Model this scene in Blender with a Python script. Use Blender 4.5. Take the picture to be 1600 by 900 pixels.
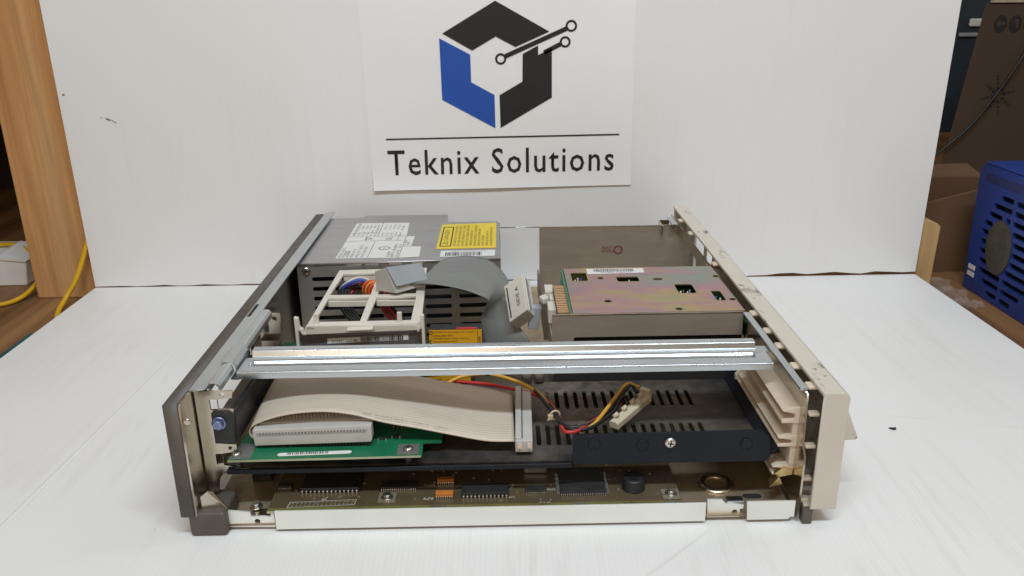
import bpy, bmesh, math, random
from mathutils import Vector, Matrix

for o in list(bpy.data.objects): bpy.data.objects.remove(o)
scene = bpy.context.scene
COL = scene.collection
rnd = random.Random(7)

# ------------------------------------------------------------------ camera
cam_d = bpy.data.cameras.new('camera'); cam = bpy.data.objects.new('camera', cam_d); COL.objects.link(cam)
cam_d.sensor_width = 36.0; cam_d.lens = 1305 * 36 / 1600; cam_d.clip_start = 0.01; cam_d.clip_end = 50
PITCH, ROLL, YAW = 0.3446, -0.0131, 0.0108
_f = Vector((math.sin(YAW)*math.cos(PITCH), math.cos(YAW)*math.cos(PITCH), -math.sin(PITCH)))
_r = Vector((math.cos(YAW), -math.sin(YAW), 0)); _u = _r.cross(_f)
_r2 = math.cos(ROLL)*_r + math.sin(ROLL)*_u; _u2 = -math.sin(ROLL)*_r + math.cos(ROLL)*_u
cam.matrix_world = Matrix(((_r2.x,_u2.x,-_f.x,0.0),(_r2.y,_u2.y,-_f.y,-0.496),(_r2.z,_u2.z,-_f.z,0.36),(0,0,0,1)))
scene.camera = cam

# ------------------------------------------------------------------ world and lamps
world = bpy.data.worlds.new('World'); scene.world = world; world.use_nodes = True
bg = world.node_tree.nodes['Background']
bg.inputs['Color'].default_value = (1.0, 0.78, 0.58, 1); bg.inputs['Strength'].default_value = 0.27

def area_lamp(name, loc, target, sx, sy, power, col):
    d = bpy.data.lights.new(name, 'AREA'); d.shape = 'RECTANGLE'; d.size = sx; d.size_y = sy
    d.energy = power; d.color = col
    o = bpy.data.objects.new(name, d); COL.objects.link(o); o.location = loc
    o.rotation_euler = (Vector(target) - Vector(loc)).to_track_quat('-Z', 'Y').to_euler()
    return o
area_lamp('ceiling_tube_lamp', (0.10, -0.60, 1.55), (0.0, 0.25, 0.0), 1.25, 0.05, 18.0, (0.80, 0.92, 1.0))
area_lamp('ceiling_tube_lamp', (0.9, 0.35, 1.7), (0.1, 0.2, 0.0), 0.12, 1.2, 2.0, (0.78, 0.89, 1.0))
area_lamp('front_fill_lamp', (-0.35, -1.9, 1.15), (0.0, 0.1, 0.05), 0.7, 0.4, 4.6, (1.0, 0.78, 0.58))  # added warm fill from behind the camera, lifts the shade under the crossbar

scene.view_settings.view_transform = 'Standard'; scene.view_settings.look = 'None'
scene.view_settings.exposure = 0.15; scene.view_settings.gamma = 1.0
scene.view_settings.use_curve_mapping = False
scene.render.engine = 'CYCLES'

# ------------------------------------------------------------------ materials
def new_mat(name):
    m = bpy.data.materials.new(name); m.use_nodes = True
    nt = m.node_tree; return m, nt, nt.nodes['Principled BSDF']
def link(nt, a, b): nt.links.new(a, b)
def coords(nt, scale=(1,1,1), kind='Object', rot=(0,0,0)):
    t = nt.nodes.new('ShaderNodeTexCoord'); mp = nt.nodes.new('ShaderNodeMapping')
    mp.inputs['Scale'].default_value = scale; mp.inputs['Rotation'].default_value = rot
    link(nt, t.outputs[kind], mp.inputs['Vector']); return mp.outputs['Vector']
def noise(nt, vec, scale, detail=4, rough=0.55):
    n = nt.nodes.new('ShaderNodeTexNoise'); n.inputs['Scale'].default_value = scale
    n.inputs['Detail'].default_value = detail; n.inputs['Roughness'].default_value = rough
    link(nt, vec, n.inputs['Vector']); return n.outputs['Fac']
def ramp(nt, fac, stops):
    r = nt.nodes.new('ShaderNodeValToRGB'); e = r.color_ramp.elements
    while len(e) < len(stops): e.new(0.5)
    for k, (p, c) in enumerate(stops):
        e[k].position = p; e[k].color = (c[0], c[1], c[2], 1) if not isinstance(c, (int, float)) else (c, c, c, 1)
    link(nt, fac, r.inputs['Fac']); return r.outputs['Color']
def mix(nt, fac, a, b, mode='MIX'):
    m = nt.nodes.new('ShaderNodeMix'); m.data_type = 'RGBA'; m.blend_type = mode
    for s, v in ((0, fac), (6, a), (7, b)):
        if hasattr(v, 'node'): link(nt, v, m.inputs[s])
        elif isinstance(v, (int, float)): m.inputs[s].default_value = v if s == 0 else (v, v, v, 1)
        else: m.inputs[s].default_value = (v[0], v[1], v[2], 1)
    return m.outputs[2]
def bump(nt, bsdf, h, strength, dist=0.001):
    b = nt.nodes.new('ShaderNodeBump'); b.inputs['Strength'].default_value = strength
    b.inputs['Distance'].default_value = dist; link(nt, h, b.inputs['Height'])
    link(nt, b.outputs['Normal'], bsdf.inputs['Normal'])
MATS = {}
def mat(name, col, rough=0.5, metal=0.0, var=0.12, scale=60, bmp=0.0, bscale=400, rvar=0.08, stretch=(1,1,1)):
    if name in MATS: return MATS[name]
    m, nt, b = new_mat(name); v = coords(nt, stretch)
    n = noise(nt, v, scale)
    lo = tuple(c*(1-var) for c in col); hi = tuple(min(1, c*(1+var)) for c in col)
    link(nt, ramp(nt, n, [(0.3, lo), (0.7, hi)]), b.inputs['Base Color'])
    link(nt, ramp(nt, noise(nt, v, scale*2.3), [(0.3, max(0.02, rough-rvar)), (0.7, min(1, rough+rvar))]), b.inputs['Roughness'])
    b.inputs['Metallic'].default_value = metal
    if bmp: bump(nt, b, noise(nt, v, bscale, 3), bmp, 0.0005)
    MATS[name] = m; return m

def dusty(name, col, dust, lo, hi, rough, metal=0.0, scale=25, stretch=(1,1,1)):
    m, nt, b = new_mat(name); v = coords(nt, stretch)
    n = noise(nt, v, scale, 6, 0.65)
    fac = ramp(nt, n, [(lo, 0.0), (hi, 1.0)])
    fine = ramp(nt, noise(nt, v, scale*14, 3), [(0.35, 0.45), (0.65, 1.0)])
    fac2 = mix(nt, 1.0, fac, fine, 'MULTIPLY')
    link(nt, mix(nt, fac2, col, dust), b.inputs['Base Color'])
    link(nt, mix(nt, fac2, rough, min(1, rough+0.3)), b.inputs['Roughness'])
    b.inputs['Metallic'].default_value = metal
    MATS[name] = m; return m

def corrugated(name, dirt):
    m, nt, b = new_mat(name); v = coords(nt)
    w = nt.nodes.new('ShaderNodeTexWave'); w.wave_type = 'BANDS'; w.bands_direction = 'X'
    w.inputs['Scale'].default_value = 84; w.inputs['Distortion'].default_value = 0.25
    w.inputs['Detail'].default_value = 2; w.inputs['Detail Scale'].default_value = 6
    link(nt, v, w.inputs['Vector'])
    c = ramp(nt, noise(nt, v, 3.5, 5), [(0.3, (0.82, 0.815, 0.81)), (0.7, (0.86, 0.86, 0.86))])
    smear = ramp(nt, noise(nt, coords(nt, (90, 7, 7)), 1.0, 6, 0.72), [(0.50, 0.0), (0.78, dirt)])
    zone = ramp(nt, noise(nt, v, 5.0, 3), [(0.42, 0.1), (0.62, 1.0)])
    c = mix(nt, mix(nt, 1.0, smear, zone, 'MULTIPLY'), c, (0.52, 0.49, 0.46))
    line = ramp(nt, w.outputs['Fac'], [(0.0, dirt*0.26), (0.35, 0.0)])
    c = mix(nt, line, c, (0.60, 0.58, 0.55))
    spk = nt.nodes.new('ShaderNodeTexVoronoi'); spk.inputs['Scale'].default_value = 24; link(nt, v, spk.inputs['Vector'])
    sf = ramp(nt, spk.outputs['Distance'], [(0.02, 0.75), (0.035, 0.0)])
    sp2 = ramp(nt, noise(nt, v, 9, 2), [(0.62, 0.0), (0.67, 1.0)])
    c = mix(nt, mix(nt, 1.0, sf, sp2, 'MULTIPLY'), c, (0.10, 0.09, 0.08))
    # long hairline scratches
    sv = coords(nt, (0.55, 1.0, 1.0), 'Object', (0, 0, 0.5))
    sc = nt.nodes.new('ShaderNodeTexVoronoi'); sc.feature = 'DISTANCE_TO_EDGE'; sc.inputs['Scale'].default_value = 3.1; link(nt, sv, sc.inputs['Vector'])
    sl_ = ramp(nt, sc.outputs['Distance'], [(0.0015, max(0.0, dirt-0.15)*1.6), (0.004, 0.0)])
    c = mix(nt, mix(nt, 1.0, sl_, ramp(nt, noise(nt, v, 6, 2), [(0.5, 0.0), (0.6, 1.0)]), 'MULTIPLY'), c, (0.40, 0.38, 0.36))
    link(nt, c, b.inputs['Base Color']); b.inputs['Roughness'].default_value = 0.42
    b.inputs['Specular IOR Level'].default_value = 0.35
    bump(nt, b, w.outputs['Fac'], 0.07, 0.0004)
    MATS[name] = m; return m

def wood(name, dark, light, scale=1.0, axis='Z'):
    m, nt, b = new_mat(name)
    st = {'Z': (1, 1, 0.045), 'Y': (1, 0.045, 1), 'X': (0.045, 1, 1)}[axis]
    v = coords(nt, st)
    broad = noise(nt, v, 16*scale, 3, 0.5); fine = noise(nt, v, 170*scale, 4, 0.6)
    w = nt.nodes.new('ShaderNodeTexWave'); w.wave_type = 'BANDS'; w.bands_direction = 'DIAGONAL'
    w.inputs['Scale'].default_value = 20*scale; w.inputs['Distortion'].default_value = 7.0
    w.inputs['Detail'].default_value = 2; w.inputs['Detail Scale'].default_value = 0.35
    link(nt, v, w.inputs['Vector'])
    c = ramp(nt, broad, [(0.36, dark), (0.62, light)])
    grain = ramp(nt, w.outputs['Fac'], [(0.0, 0.88), (0.3, 1.0)])
    c = mix(nt, 1.0, c, grain, 'MULTIPLY')
    c = mix(nt, 1.0, c, ramp(nt, fine, [(0.3, 0.82), (0.7, 1.08)]), 'MULTIPLY')
    kn = ramp(nt, noise(nt, coords(nt, (1, 1, 0.4) if axis == 'Z' else (1, 0.4, 1)), 22, 2), [(0.72, 0.0), (0.78, 0.85)])
    c = mix(nt, kn, c, tuple(x*0.2 for x in dark))
    link(nt, c, b.inputs['Base Color']); b.inputs['Roughness'].default_value = 0.62
    bump(nt, b, fine, 0.4, 0.001); MATS[name] = m; return m

def ribbon_mat(name, col, groove, n):
    m, nt, b = new_mat(name); v = coords(nt, (1, 1, 1), 'UV')
    w = nt.nodes.new('ShaderNodeTexWave'); w.bands_direction = 'Y'; w.inputs['Scale'].default_value = n*0.314/2
    link(nt, v, w.inputs['Vector'])
    f = ramp(nt, w.outputs['Fac'], [(0.0, 0.0), (0.4, 1.0)])
    c = mix(nt, f, groove, col)
    d = ramp(nt, noise(nt, coords(nt, (9, 3, 1), 'UV'), 1.0, 5), [(0.35, 0.86), (0.65, 1.0)])
    link(nt, mix(nt, 1.0, c, d, 'MULTIPLY'), b.inputs['Base Color']); b.inputs['Roughness'].default_value = 0.5
    bump(nt, b, w.outputs['Fac'], 0.22, 0.0004); MATS[name] = m; return m

def irid_mat():
    m, nt, b = new_mat('yellow_chromate'); v = coords(nt, (0.7, 1.6, 1))
    n = noise(nt, v, 13, 4, 0.5)
    c = ramp(nt, n, [(0.30, (0.31, 0.40, 0.30)), (0.42, (0.37, 0.34, 0.31)), (0.50, (0.49, 0.29, 0.32)),
                     (0.58, (0.50, 0.38, 0.20)), (0.68, (0.30, 0.38, 0.28))])
    link(nt, c, b.inputs['Base Color']); b.inputs['Metallic'].default_value = 0.75
    link(nt, ramp(nt, noise(nt, v, 60), [(0.3, 0.34), (0.7, 0.46)]), b.inputs['Roughness']); return m

def pcb_mat(name, base, trace, scale=1.0):
    m, nt, b = new_mat(name); v = coords(nt)
    br = nt.nodes.new('ShaderNodeTexVoronoi'); br.distance = 'MANHATTAN'; br.feature = 'DISTANCE_TO_EDGE'
    br = nt.nodes.new('ShaderNodeTexVoronoi'); br.distance = 'MANHATTAN'; br.inputs['Scale'].default_value = 170*scale
    link(nt, v, br.inputs['Vector'])
    f = ramp(nt, br.outputs['Distance'], [(0.48, 0.0), (0.52, 0.6), (0.60, 0.0)])
    c = mix(nt, f, base, trace)
    blot = ramp(nt, noise(nt, v, 30), [(0.35, 0.8), (0.65, 1.1)])
    link(nt, mix(nt, 1.0, c, blot, 'MULTIPLY'), b.inputs['Base Color']); b.inputs['Roughness'].default_value = 0.35
    MATS[name] = m; return m

def bezel_mat():
    m, nt, b = new_mat('beige_bezel_plastic'); v = coords(nt)
    base = ramp(nt, noise(nt, v, 12, 5), [(0.3, (0.60, 0.55, 0.475)), (0.7, (0.67, 0.62, 0.545))])
    vs = coords(nt, (1.0, 0.55, 1.0))
    s1 = ramp(nt, noise(nt, vs, 62, 6, 0.78), [(0.575, 0.0), (0.63, 0.9)])
    s2 = ramp(nt, noise(nt, v, 15, 2), [(0.45, 0.0), (0.55, 1.0)])
    c = mix(nt, mix(nt, 1.0, s1, s2, 'MULTIPLY'), base, (0.13, 0.10, 0.085))
    link(nt, c, b.inputs['Base Color']); b.inputs['Roughness'].default_value = 0.55
    bump(nt, b, noise(nt, v, 900, 2), 0.08, 0.0003); return m

M_BEAD = mat('rolled_zinc', (0.60, 0.64, 0.66), 0.36, 0.95, 0.05, 30, rvar=0.05)
M_WALL = corrugated('white_corrugated_plastic', 0.10)
M_FLOOR = corrugated('scuffed_corrugated_plastic', 0.30)
M_ZINC = mat('zinc_plated_steel', (0.60, 0.645, 0.68), 0.29, 1.0, 0.035, 12, rvar=0.03)
M_ZINC2 = mat('yellowed_zinc_steel', (0.56, 0.51, 0.43), 0.22, 1.0, 0.12, 25, rvar=0.05)
M_FLANGE = mat('pale_zinc_flange', (0.84, 0.86, 0.81), 0.40, 0.35, 0.06, 14, rvar=0.08)
M_BASE = dusty('base_pan_steel', (0.62, 0.50, 0.35), (0.36, 0.28, 0.19), 0.4, 0.7, 0.40, 0.75, 18)
M_PSU = mat('brushed_grey_steel', (0.49, 0.49, 0.50), 0.38, 0.85, 0.06, 9, rvar=0.05, bmp=0.05, bscale=900, stretch=(1, 8, 8))
M_PSUF = mat('psu_front_steel', (0.42, 0.41, 0.40), 0.42, 0.7, 0.16, 14)
M_BROWN = mat('brown_painted_shell', (0.095, 0.078, 0.066), 0.50, 0.0, 0.14, 40, 0.10, 1500)
M_CAGE = mat('bronze_cage_steel', (0.285, 0.24, 0.20), 0.58, 0.12, 0.10, 22, 0.04, 900, stretch=(1, 4, 4))
M_BEZEL = bezel_mat()
M_BEZELP = mat('plain_bezel_plastic', (0.62, 0.57, 0.50), 0.55, 0, 0.05, 14, 0.08, 900)
M_BEIGE = mat('beige_plastic', (0.68, 0.575, 0.45), 0.5, 0, 0.06, 40)
M_CREAM = mat('cream_plastic', (0.70, 0.66, 0.585), 0.45, 0, 0.05, 40)
M_GREYC = mat('grey_connector_plastic', (0.52, 0.50, 0.475), 0.5, 0, 0.05, 60)
M_GREYB = mat('blue_grey_plastic', (0.36, 0.39, 0.42), 0.5, 0, 0.06, 60)
M_BLACK = mat('black_plastic', (0.018, 0.018, 0.02), 0.45, 0, 0.25, 60)
M_CHIP = mat('chip_epoxy', (0.028, 0.027, 0.028), 0.5, 0, 0.2, 120)
M_TRAY = dusty('black_tray_paint', (0.021, 0.021, 0.024), (0.24, 0.195, 0.15), 0.38, 0.76, 0.42, 0.1, 8)
M_TRAYF = mat('tray_lip_paint', (0.010, 0.012, 0.017), 0.5, 0, 0.15, 30)
M_TRAYF.node_tree.nodes['Principled BSDF'].inputs['Specular IOR Level'].default_value = 0.25
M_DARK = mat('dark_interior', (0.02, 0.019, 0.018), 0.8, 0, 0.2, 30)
M_PCB = pcb_mat('green_pcb', (0.012, 0.17, 0.075), (0.05, 0.27, 0.14))
M_PCBEDGE = mat('pcb_edge', (0.42, 0.44, 0.30), 0.6, 0, 0.1, 80)
M_MOBO = pcb_mat('brown_green_pcb', (0.105, 0.078, 0.044), (0.16, 0.135, 0.07))
M_SOLDER = mat('solder', (0.70, 0.68, 0.64), 0.3, 0.9, 0.1, 200)
M_SILK = mat('silkscreen', (0.55, 0.53, 0.46), 0.7, 0, 0.1, 200)
M_PAD = mat('tinned_pad', (0.38, 0.34, 0.26), 0.4, 0.5, 0.15, 120)
M_GOLD = mat('copper_fingers', (0.85, 0.56, 0.32), 0.38, 0.8, 0.15, 300)
M_IRID = irid_mat()
M_PAPER = mat('poster_paper', (0.875, 0.875, 0.885), 0.6, 0, 0.02, 8)
M_LABEL = mat('label_paper', (0.76, 0.76, 0.74), 0.5, 0, 0.03, 60)
M_INK = mat('black_ink', (0.014, 0.014, 0.016), 0.5, 0, 0.1, 60)
M_INKG = mat('grey_ink', (0.13, 0.13, 0.13), 0.6, 0, 0.1, 60)
M_BLUEINK = mat('blue_ink', (0.012, 0.085, 0.42), 0.5, 0, 0.04, 60)
M_REDINK = mat('faded_red_ink', (0.19, 0.06, 0.06), 0.6, 0, 0.3, 300)
M_YELLOW = mat('yellow_label', (0.83, 0.62, 0.03), 0.45, 0, 0.05, 40)
M_ORANGE = mat('orange_label', (0.80, 0.40, 0.015), 0.45, 0, 0.05, 40)
M_ORES = mat('orange_ceramic', (0.56, 0.20, 0.035), 0.45, 0, 0.12, 120)
M_SCREW = mat('screw_steel', (0.52, 0.49, 0.44), 0.28, 0.95, 0.1, 200)
M_BSCREW = mat('blue_zinc_screw', (0.22, 0.27, 0.46), 0.32, 0.8, 0.25, 300)
W = {k: mat('wire_' + k, c, 0.4, 0, 0.06, 100) for k, c in dict(
    black=(0.012, 0.012, 0.013), yellow=(0.72, 0.40, 0.05), red=(0.50, 0.03, 0.028), blue=(0.03, 0.09, 0.42), violet=(0.10, 0.035, 0.16),
    orange=(0.72, 0.15, 0.03), white=(0.62, 0.58, 0.52), brown=(0.16, 0.07, 0.035), grey=(0.22, 0.22, 0.23)).items()}
M_MOLEX = mat('cloudy_nylon', (0.64, 0.57, 0.42), 0.4, 0, 0.06, 80)
M_TIE = mat('cable_tie_nylon', (0.58, 0.50, 0.36), 0.4, 0, 0.06, 80)
M_RIBW = ribbon_mat('white_ribbon', (0.69, 0.605, 0.51), (0.57, 0.485, 0.395), 50)  # tan of the crossbar's shadow is mixed into the whole base colour
M_RIBB = ribbon_mat('tan_ribbon', (0.30, 0.245, 0.185), (0.12, 0.095, 0.07), 50)
M_RIBG = ribbon_mat('grey_ribbon', (0.25, 0.255, 0.25), (0.17, 0.175, 0.17), 50)
M_POST = wood('pine_post', (0.54, 0.24, 0.075), (0.66, 0.42, 0.20), 1.0, 'Z')
M_BLOCK = wood('pine_block', (0.50, 0.30, 0.12), (0.66, 0.43, 0.20), 1.0, 'Z')
M_BENCH = wood('bench_plank', (0.17, 0.08, 0.03), (0.36, 0.19, 0.08), 1.0, 'Y')
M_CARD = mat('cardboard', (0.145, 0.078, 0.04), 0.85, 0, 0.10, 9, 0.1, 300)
M_CARDD = mat('shaded_cardboard', (0.070, 0.047, 0.030), 0.85, 0, 0.10, 6, 0.1, 300)  # shade around the large box is put into this darker base colour
M_CARDE = mat('torn_cardboard', (0.42, 0.36, 0.28), 0.9, 0, 0.2, 60)
M_BLUEBOX = mat('blue_moulded_plastic', (0.012, 0.042, 0.24), 0.42, 0, 0.12, 20, 0.06, 600)
M_TEAL = mat('teal_mat', (0.01, 0.085, 0.085), 0.7, 0, 0.2, 30)
M_CORD = mat('yellow_cord_jacket', (0.74, 0.44, 0.015), 0.4, 0, 0.08, 40)
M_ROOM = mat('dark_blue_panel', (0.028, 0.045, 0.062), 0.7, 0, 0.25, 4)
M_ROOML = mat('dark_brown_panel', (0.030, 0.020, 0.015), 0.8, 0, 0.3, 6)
def film_mat():
    m, nt, b = new_mat('clear_film'); b.inputs['Base Color'].default_value = (0.9, 0.9, 0.9, 1)
    b.inputs['Roughness'].default_value = 0.15; b.inputs['Alpha'].default_value = 0.06; return m
M_FILM = film_mat()
M_SCUFF = mat('grey_scuff', (0.22,0.20,0.17), 0.8, 0, 0.5, 900)

# ------------------------------------------------------------------ builders
def root_loc(o):
    while o.parent: o = o.parent
    return o.location.copy()
def tag(o, label=None, cat=None, group=None, kind=None):
    if label: o['label'] = label
    if cat: o['category'] = cat
    if group: o['group'] = group
    if kind: o['kind'] = kind
    return o
def thing(name, loc, label, cat, group=None):
    o = bpy.data.objects.new(name, None); o.empty_display_size = 0.02; COL.objects.link(o); o.location = loc
    return tag(o, label, cat, group)
def put(name, me, m, parent=None, kind=None, label=None, offset=None):
    if m is not None:
        me.materials.clear(); me.materials.append(m)
    o = bpy.data.objects.new(name, me); COL.objects.link(o)
    if parent is not None:
        o.parent = parent
        if parent.parent is None and parent.type == 'EMPTY': o.location = -Vector(parent.location)
        if offset is not None: o.location = o.location + Vector(offset)
    elif offset is not None: o.location = offset
    if kind: o['kind'] = kind
    if label: o['label'] = label
    return o
# all meshes are written in metres of the whole place; put() takes the parent's own place off again

def V(*a): return Vector(a)
def crom(pts, n=8):
    P = [Vector(p) for p in pts]; out = []
    for i in range(len(P)-1):
        a = P[i-1] if i else P[0]*2-P[1]; b, c = P[i], P[i+1]; d = P[i+2] if i+2 < len(P) else P[-1]*2-P[-2]
        for k in range(n):
            t = k/n
            out.append(0.5*((2*b)+(c-a)*t+(2*a-5*b+4*c-d)*t*t+(3*b-a-3*c+d)*t*t*t))
    out.append(P[-1]); return out

class MB:
    def __init__(s): s.v = []; s.f = []; s.sm = []
    def add(s, vs, fs, smooth=False):
        n = len(s.v); s.v += [tuple(p) for p in vs]
        for f in fs: s.f.append(tuple(i+n for i in f)); s.sm.append(smooth)
        return s
    def box(s, x0, x1, y0, y1, z0, z1):
        return s.add([(x0,y0,z0),(x1,y0,z0),(x1,y1,z0),(x0,y1,z0),(x0,y0,z1),(x1,y0,z1),(x1,y1,z1),(x0,y1,z1)],
              [(0,3,2,1),(4,5,6,7),(0,1,5,4),(1,2,6,5),(2,3,7,6),(3,0,4,7)])
    def obox(s, c, ex, ey, ez):
        c, ex, ey, ez = map(Vector, (c, ex, ey, ez)); pts = []
        for k in (-1, 1):
            for i, j in ((-1,-1),(1,-1),(1,1),(-1,1)): pts.append(c+ex*i/2+ey*j/2+ez*k/2)
        return s.add(pts, [(0,3,2,1),(4,5,6,7),(0,1,5,4),(1,2,6,5),(2,3,7,6),(3,0,4,7)])
    def prism(s, poly, vec):
        vec = Vector(vec); n = len(poly); P = [Vector(p) for p in poly]
        return s.add(P+[p+vec for p in P], [tuple(range(n-1,-1,-1)), tuple(range(n,2*n))] + [(i,(i+1)%n,n+(i+1)%n,n+i) for i in range(n)])
    def tube(s, path, r, n=8, caps=True, r1=None):
        P = [Vector(p) for p in path]; base = len(s.v); up = None
        for i, p in enumerate(P):
            t = (P[min(i+1,len(P)-1)]-P[max(i-1,0)]).normalized()
            if up is None:
                up = Vector((0,0,1)) if abs(t.z) < 0.9 else Vector((1,0,0))
            a = t.cross(up).normalized(); up = a.cross(t).normalized()
            rr = r if r1 is None else r+(r1-r)*i/(len(P)-1)
            s.v += [tuple(p+rr*(math.cos(2*math.pi*k/n)*a+math.sin(2*math.pi*k/n)*up)) for k in range(n)]
        for i in range(len(P)-1):
            for k in range(n):
                s.f.append((base+i*n+k, base+i*n+(k+1)%n, base+(i+1)*n+(k+1)%n, base+(i+1)*n+k)); s.sm.append(True)
        if caps:
            s.f.append(tuple(base+k for k in range(n-1,-1,-1))); s.sm.append(False)
            s.f.append(tuple(base+(len(P)-1)*n+k for k in range(n))); s.sm.append(False)
        return s
    def lathe(s, o, axis, prof, n=20):
        o, ax = Vector(o), Vector(axis).normalized(); a = ax.orthogonal().normalized(); b = ax.cross(a); base = len(s.v)
        for r, h in prof:
            s.v += [tuple(o+ax*h+r*(math.cos(2*math.pi*k/n)*a+math.sin(2*math.pi*k/n)*b)) for k in range(n)]
        for i in range(len(prof)-1):
            for k in range(n):
                s.f.append((base+i*n+k, base+i*n+(k+1)%n, base+(i+1)*n+(k+1)%n, base+(i+1)*n+k)); s.sm.append(True)
        s.f.append(tuple(base+k for k in range(n-1,-1,-1))); s.sm.append(False)
        s.f.append(tuple(base+(len(prof)-1)*n+k for k in range(n))); s.sm.append(False)
        return s
    def mesh(s, name, bevel=0, seg=2):
        me = bpy.data.meshes.new(name); me.from_pydata(s.v, [], s.f)
        bm = bmesh.new(); bm.from_mesh(me)
        bmesh.ops.recalc_face_normals(bm, faces=bm.faces)
        for f, q in zip(bm.faces, s.sm): f.smooth = q
        if bevel:
            ed = [e for e in bm.edges if len(e.link_faces) == 2 and e.calc_face_angle(0) > 0.6]
            bmesh.ops.bevel(bm, geom=ed, offset=bevel, segments=seg, affect='EDGES', profile=0.5, clamp_overlap=True)
        bm.to_mesh(me); bm.free(); return me
    def build(s, name, m, parent=None, bevel=0, seg=2, kind=None, label=None):
        return put(name, s.mesh(name, bevel, seg), m, parent, kind, label)

def rr(cx, cy, w, h, r=None, n=4):
    r = min(w, h)/2*0.999 if r is None else r; out = []
    for (sx, sy, a0) in ((1,1,0),(-1,1,90),(-1,-1,180),(1,-1,270)):
        for k in range(n+1):
            a = math.radians(a0+90*k/n); out.append((cx+sx*(w/2-r)+r*math.cos(a), cy+sy*(h/2-r)+r*math.sin(a)))
    return out
def circ(cx, cy, r, n=14): return [(cx+r*math.cos(2*math.pi*k/n), cy+r*math.sin(2*math.pi*k/n)) for k in range(n)]
def plate_mesh(name, outline, holes, t, O, ex, ey, bev=0.0):
    """flat sheet with real openings; 2D outline in metres along ex, ey from O; t = thickness along ex x ey"""
    cu = bpy.data.curves.new(name, 'CURVE'); cu.dimensions = '2D'; cu.fill_mode = 'BOTH'; cu.extrude = t/2
    if bev: cu.bevel_depth = bev; cu.bevel_resolution = 1; cu.offset = -bev; cu.extrude = max(0, t/2-bev)
    for poly in [outline]+list(holes):
        sp = cu.splines.new('POLY'); sp.points.add(len(poly)-1); sp.use_cyclic_u = True
        for p, q in zip(sp.points, poly): p.co = (q[0], q[1], 0, 1)
    ob = bpy.data.objects.new(name, cu); COL.objects.link(ob)
    dg = bpy.context.evaluated_depsgraph_get()
    me = bpy.data.meshes.new_from_object(ob.evaluated_get(dg)); bpy.data.objects.remove(ob); bpy.data.curves.remove(cu)
    O, ex, ey = Vector(O), Vector(ex).normalized(), Vector(ey).normalized(); ez = ex.cross(ey)
    for vv in me.vertices:
        c = vv.co; vv.co = O+ex*c.x+ey*c.y+ez*c.z
    return me
def plate(name, m, parent, outline, holes, t, O, ex, ey, bev=0.0, **k):
    return put(name, plate_mesh(name, outline, holes, t, O, ex, ey, bev), m, parent, **k)
def text_mesh(body, O, ex, ey, w=None, h=None, bold=0.0, warp=None, space=1.0):
    cu = bpy.data.curves.new('lettering', 'FONT'); cu.body = body; cu.resolution_u = 2; cu.offset = bold; cu.space_character = space
    ob = bpy.data.objects.new('lettering', cu); COL.objects.link(ob)
    dg = bpy.context.evaluated_depsgraph_get()
    me = bpy.data.meshes.new_from_object(ob.evaluated_get(dg)); bpy.data.objects.remove(ob); bpy.data.curves.remove(cu)
    xs = [v.co.x for v in me.vertices]; ys = [v.co.y for v in me.vertices]
    x0, y0, sw, sh = min(xs), min(ys), max(xs)-min(xs), max(ys)-min(ys)
    fx = (w/sw) if w else None; fy = (h/sh) if h else None
    fx = fx or fy; fy = fy or fx
    O, ex, ey = Vector(O), Vector(ex).normalized(), Vector(ey).normalized()
    for vv in me.vertices:
        c = O+ex*((vv.co.x-x0)*fx)+ey*((vv.co.y-y0)*fy)
        vv.co = warp(c) if warp else c
    return me
def text(body, O, ex, ey, parent, m=None, w=None, h=None, bold=0.0, warp=None, name='lettering', space=1.0):
    return put(name, text_mesh(body, O, ex, ey, w, h, bold, warp, space), m or M_INK, parent)
def barcode(parent, O, ex, ey, w, h, m=None, n=34, seed=1):
    q = random.Random(seed); b = MB(); x = 0; O, ex, ey = Vector(O), Vector(ex).normalized(), Vector(ey).normalized()
    nz = ex.cross(ey); unit = w/(n*3.3)
    while x < w-unit*3:
        bw = unit*q.choice((1, 1, 2, 2, 3)); p = O+ex*x
        b.prism([p, p+ex*bw, p+ex*bw+ey*h, p+ey*h], nz*0.00005); x += bw+unit*q.choice((1, 1, 2, 2))
    return b.build('barcode', m or M_INKG, parent)
def ribbon(name, m, parent, stations, n=8, cols=10, thick=0.0009, bow=None):
    A = crom([s[0] for s in stations], n); B = crom([s[1] for s in stations], n)
    vs, fs, uvs = [], [], []
    L = 0.0; Ls = [0.0]
    for i in range(1, len(A)): L += ((A[i]+B[i])/2-(A[i-1]+B[i-1])/2).length; Ls.append(L)
    for i, (a, b) in enumerate(zip(A, B)):
        for j in range(cols+1):
            t = j/cols; p = a.lerp(b, t)
            if bow: p = p+bow(i/(len(A)-1), t)
            vs.append(p)
    for i in range(len(A)-1):
        for j in range(cols):
            k = i*(cols+1)+j; fs.append((k, k+1, k+cols+2, k+cols+1))
            uvs += [(Ls[i], j/cols), (Ls[i], (j+1)/cols), (Ls[i+1], (j+1)/cols), (Ls[i+1], j/cols)]
    me = bpy.data.meshes.new(name); me.from_pydata([tuple(v) for v in vs], [], fs)
    uv = me.uv_layers.new(name='UVMap')
    for k, q in enumerate(uvs): uv.data[k].uv = q
    for p in me.polygons: p.use_smooth = True
    o = put(name, me, m, parent); md = o.modifiers.new('thickness', 'SOLIDIFY'); md.thickness = thick; md.offset = 0
    return o
def screw_mesh(name, r, h, slot='cross'):
    b = MB(); b.lathe((0,0,0), (0,0,1), [(r*0.98,0),(r,h*0.35),(r*0.85,h*0.75),(r*0.45,h)], 18)
    return b.mesh(name)
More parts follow.
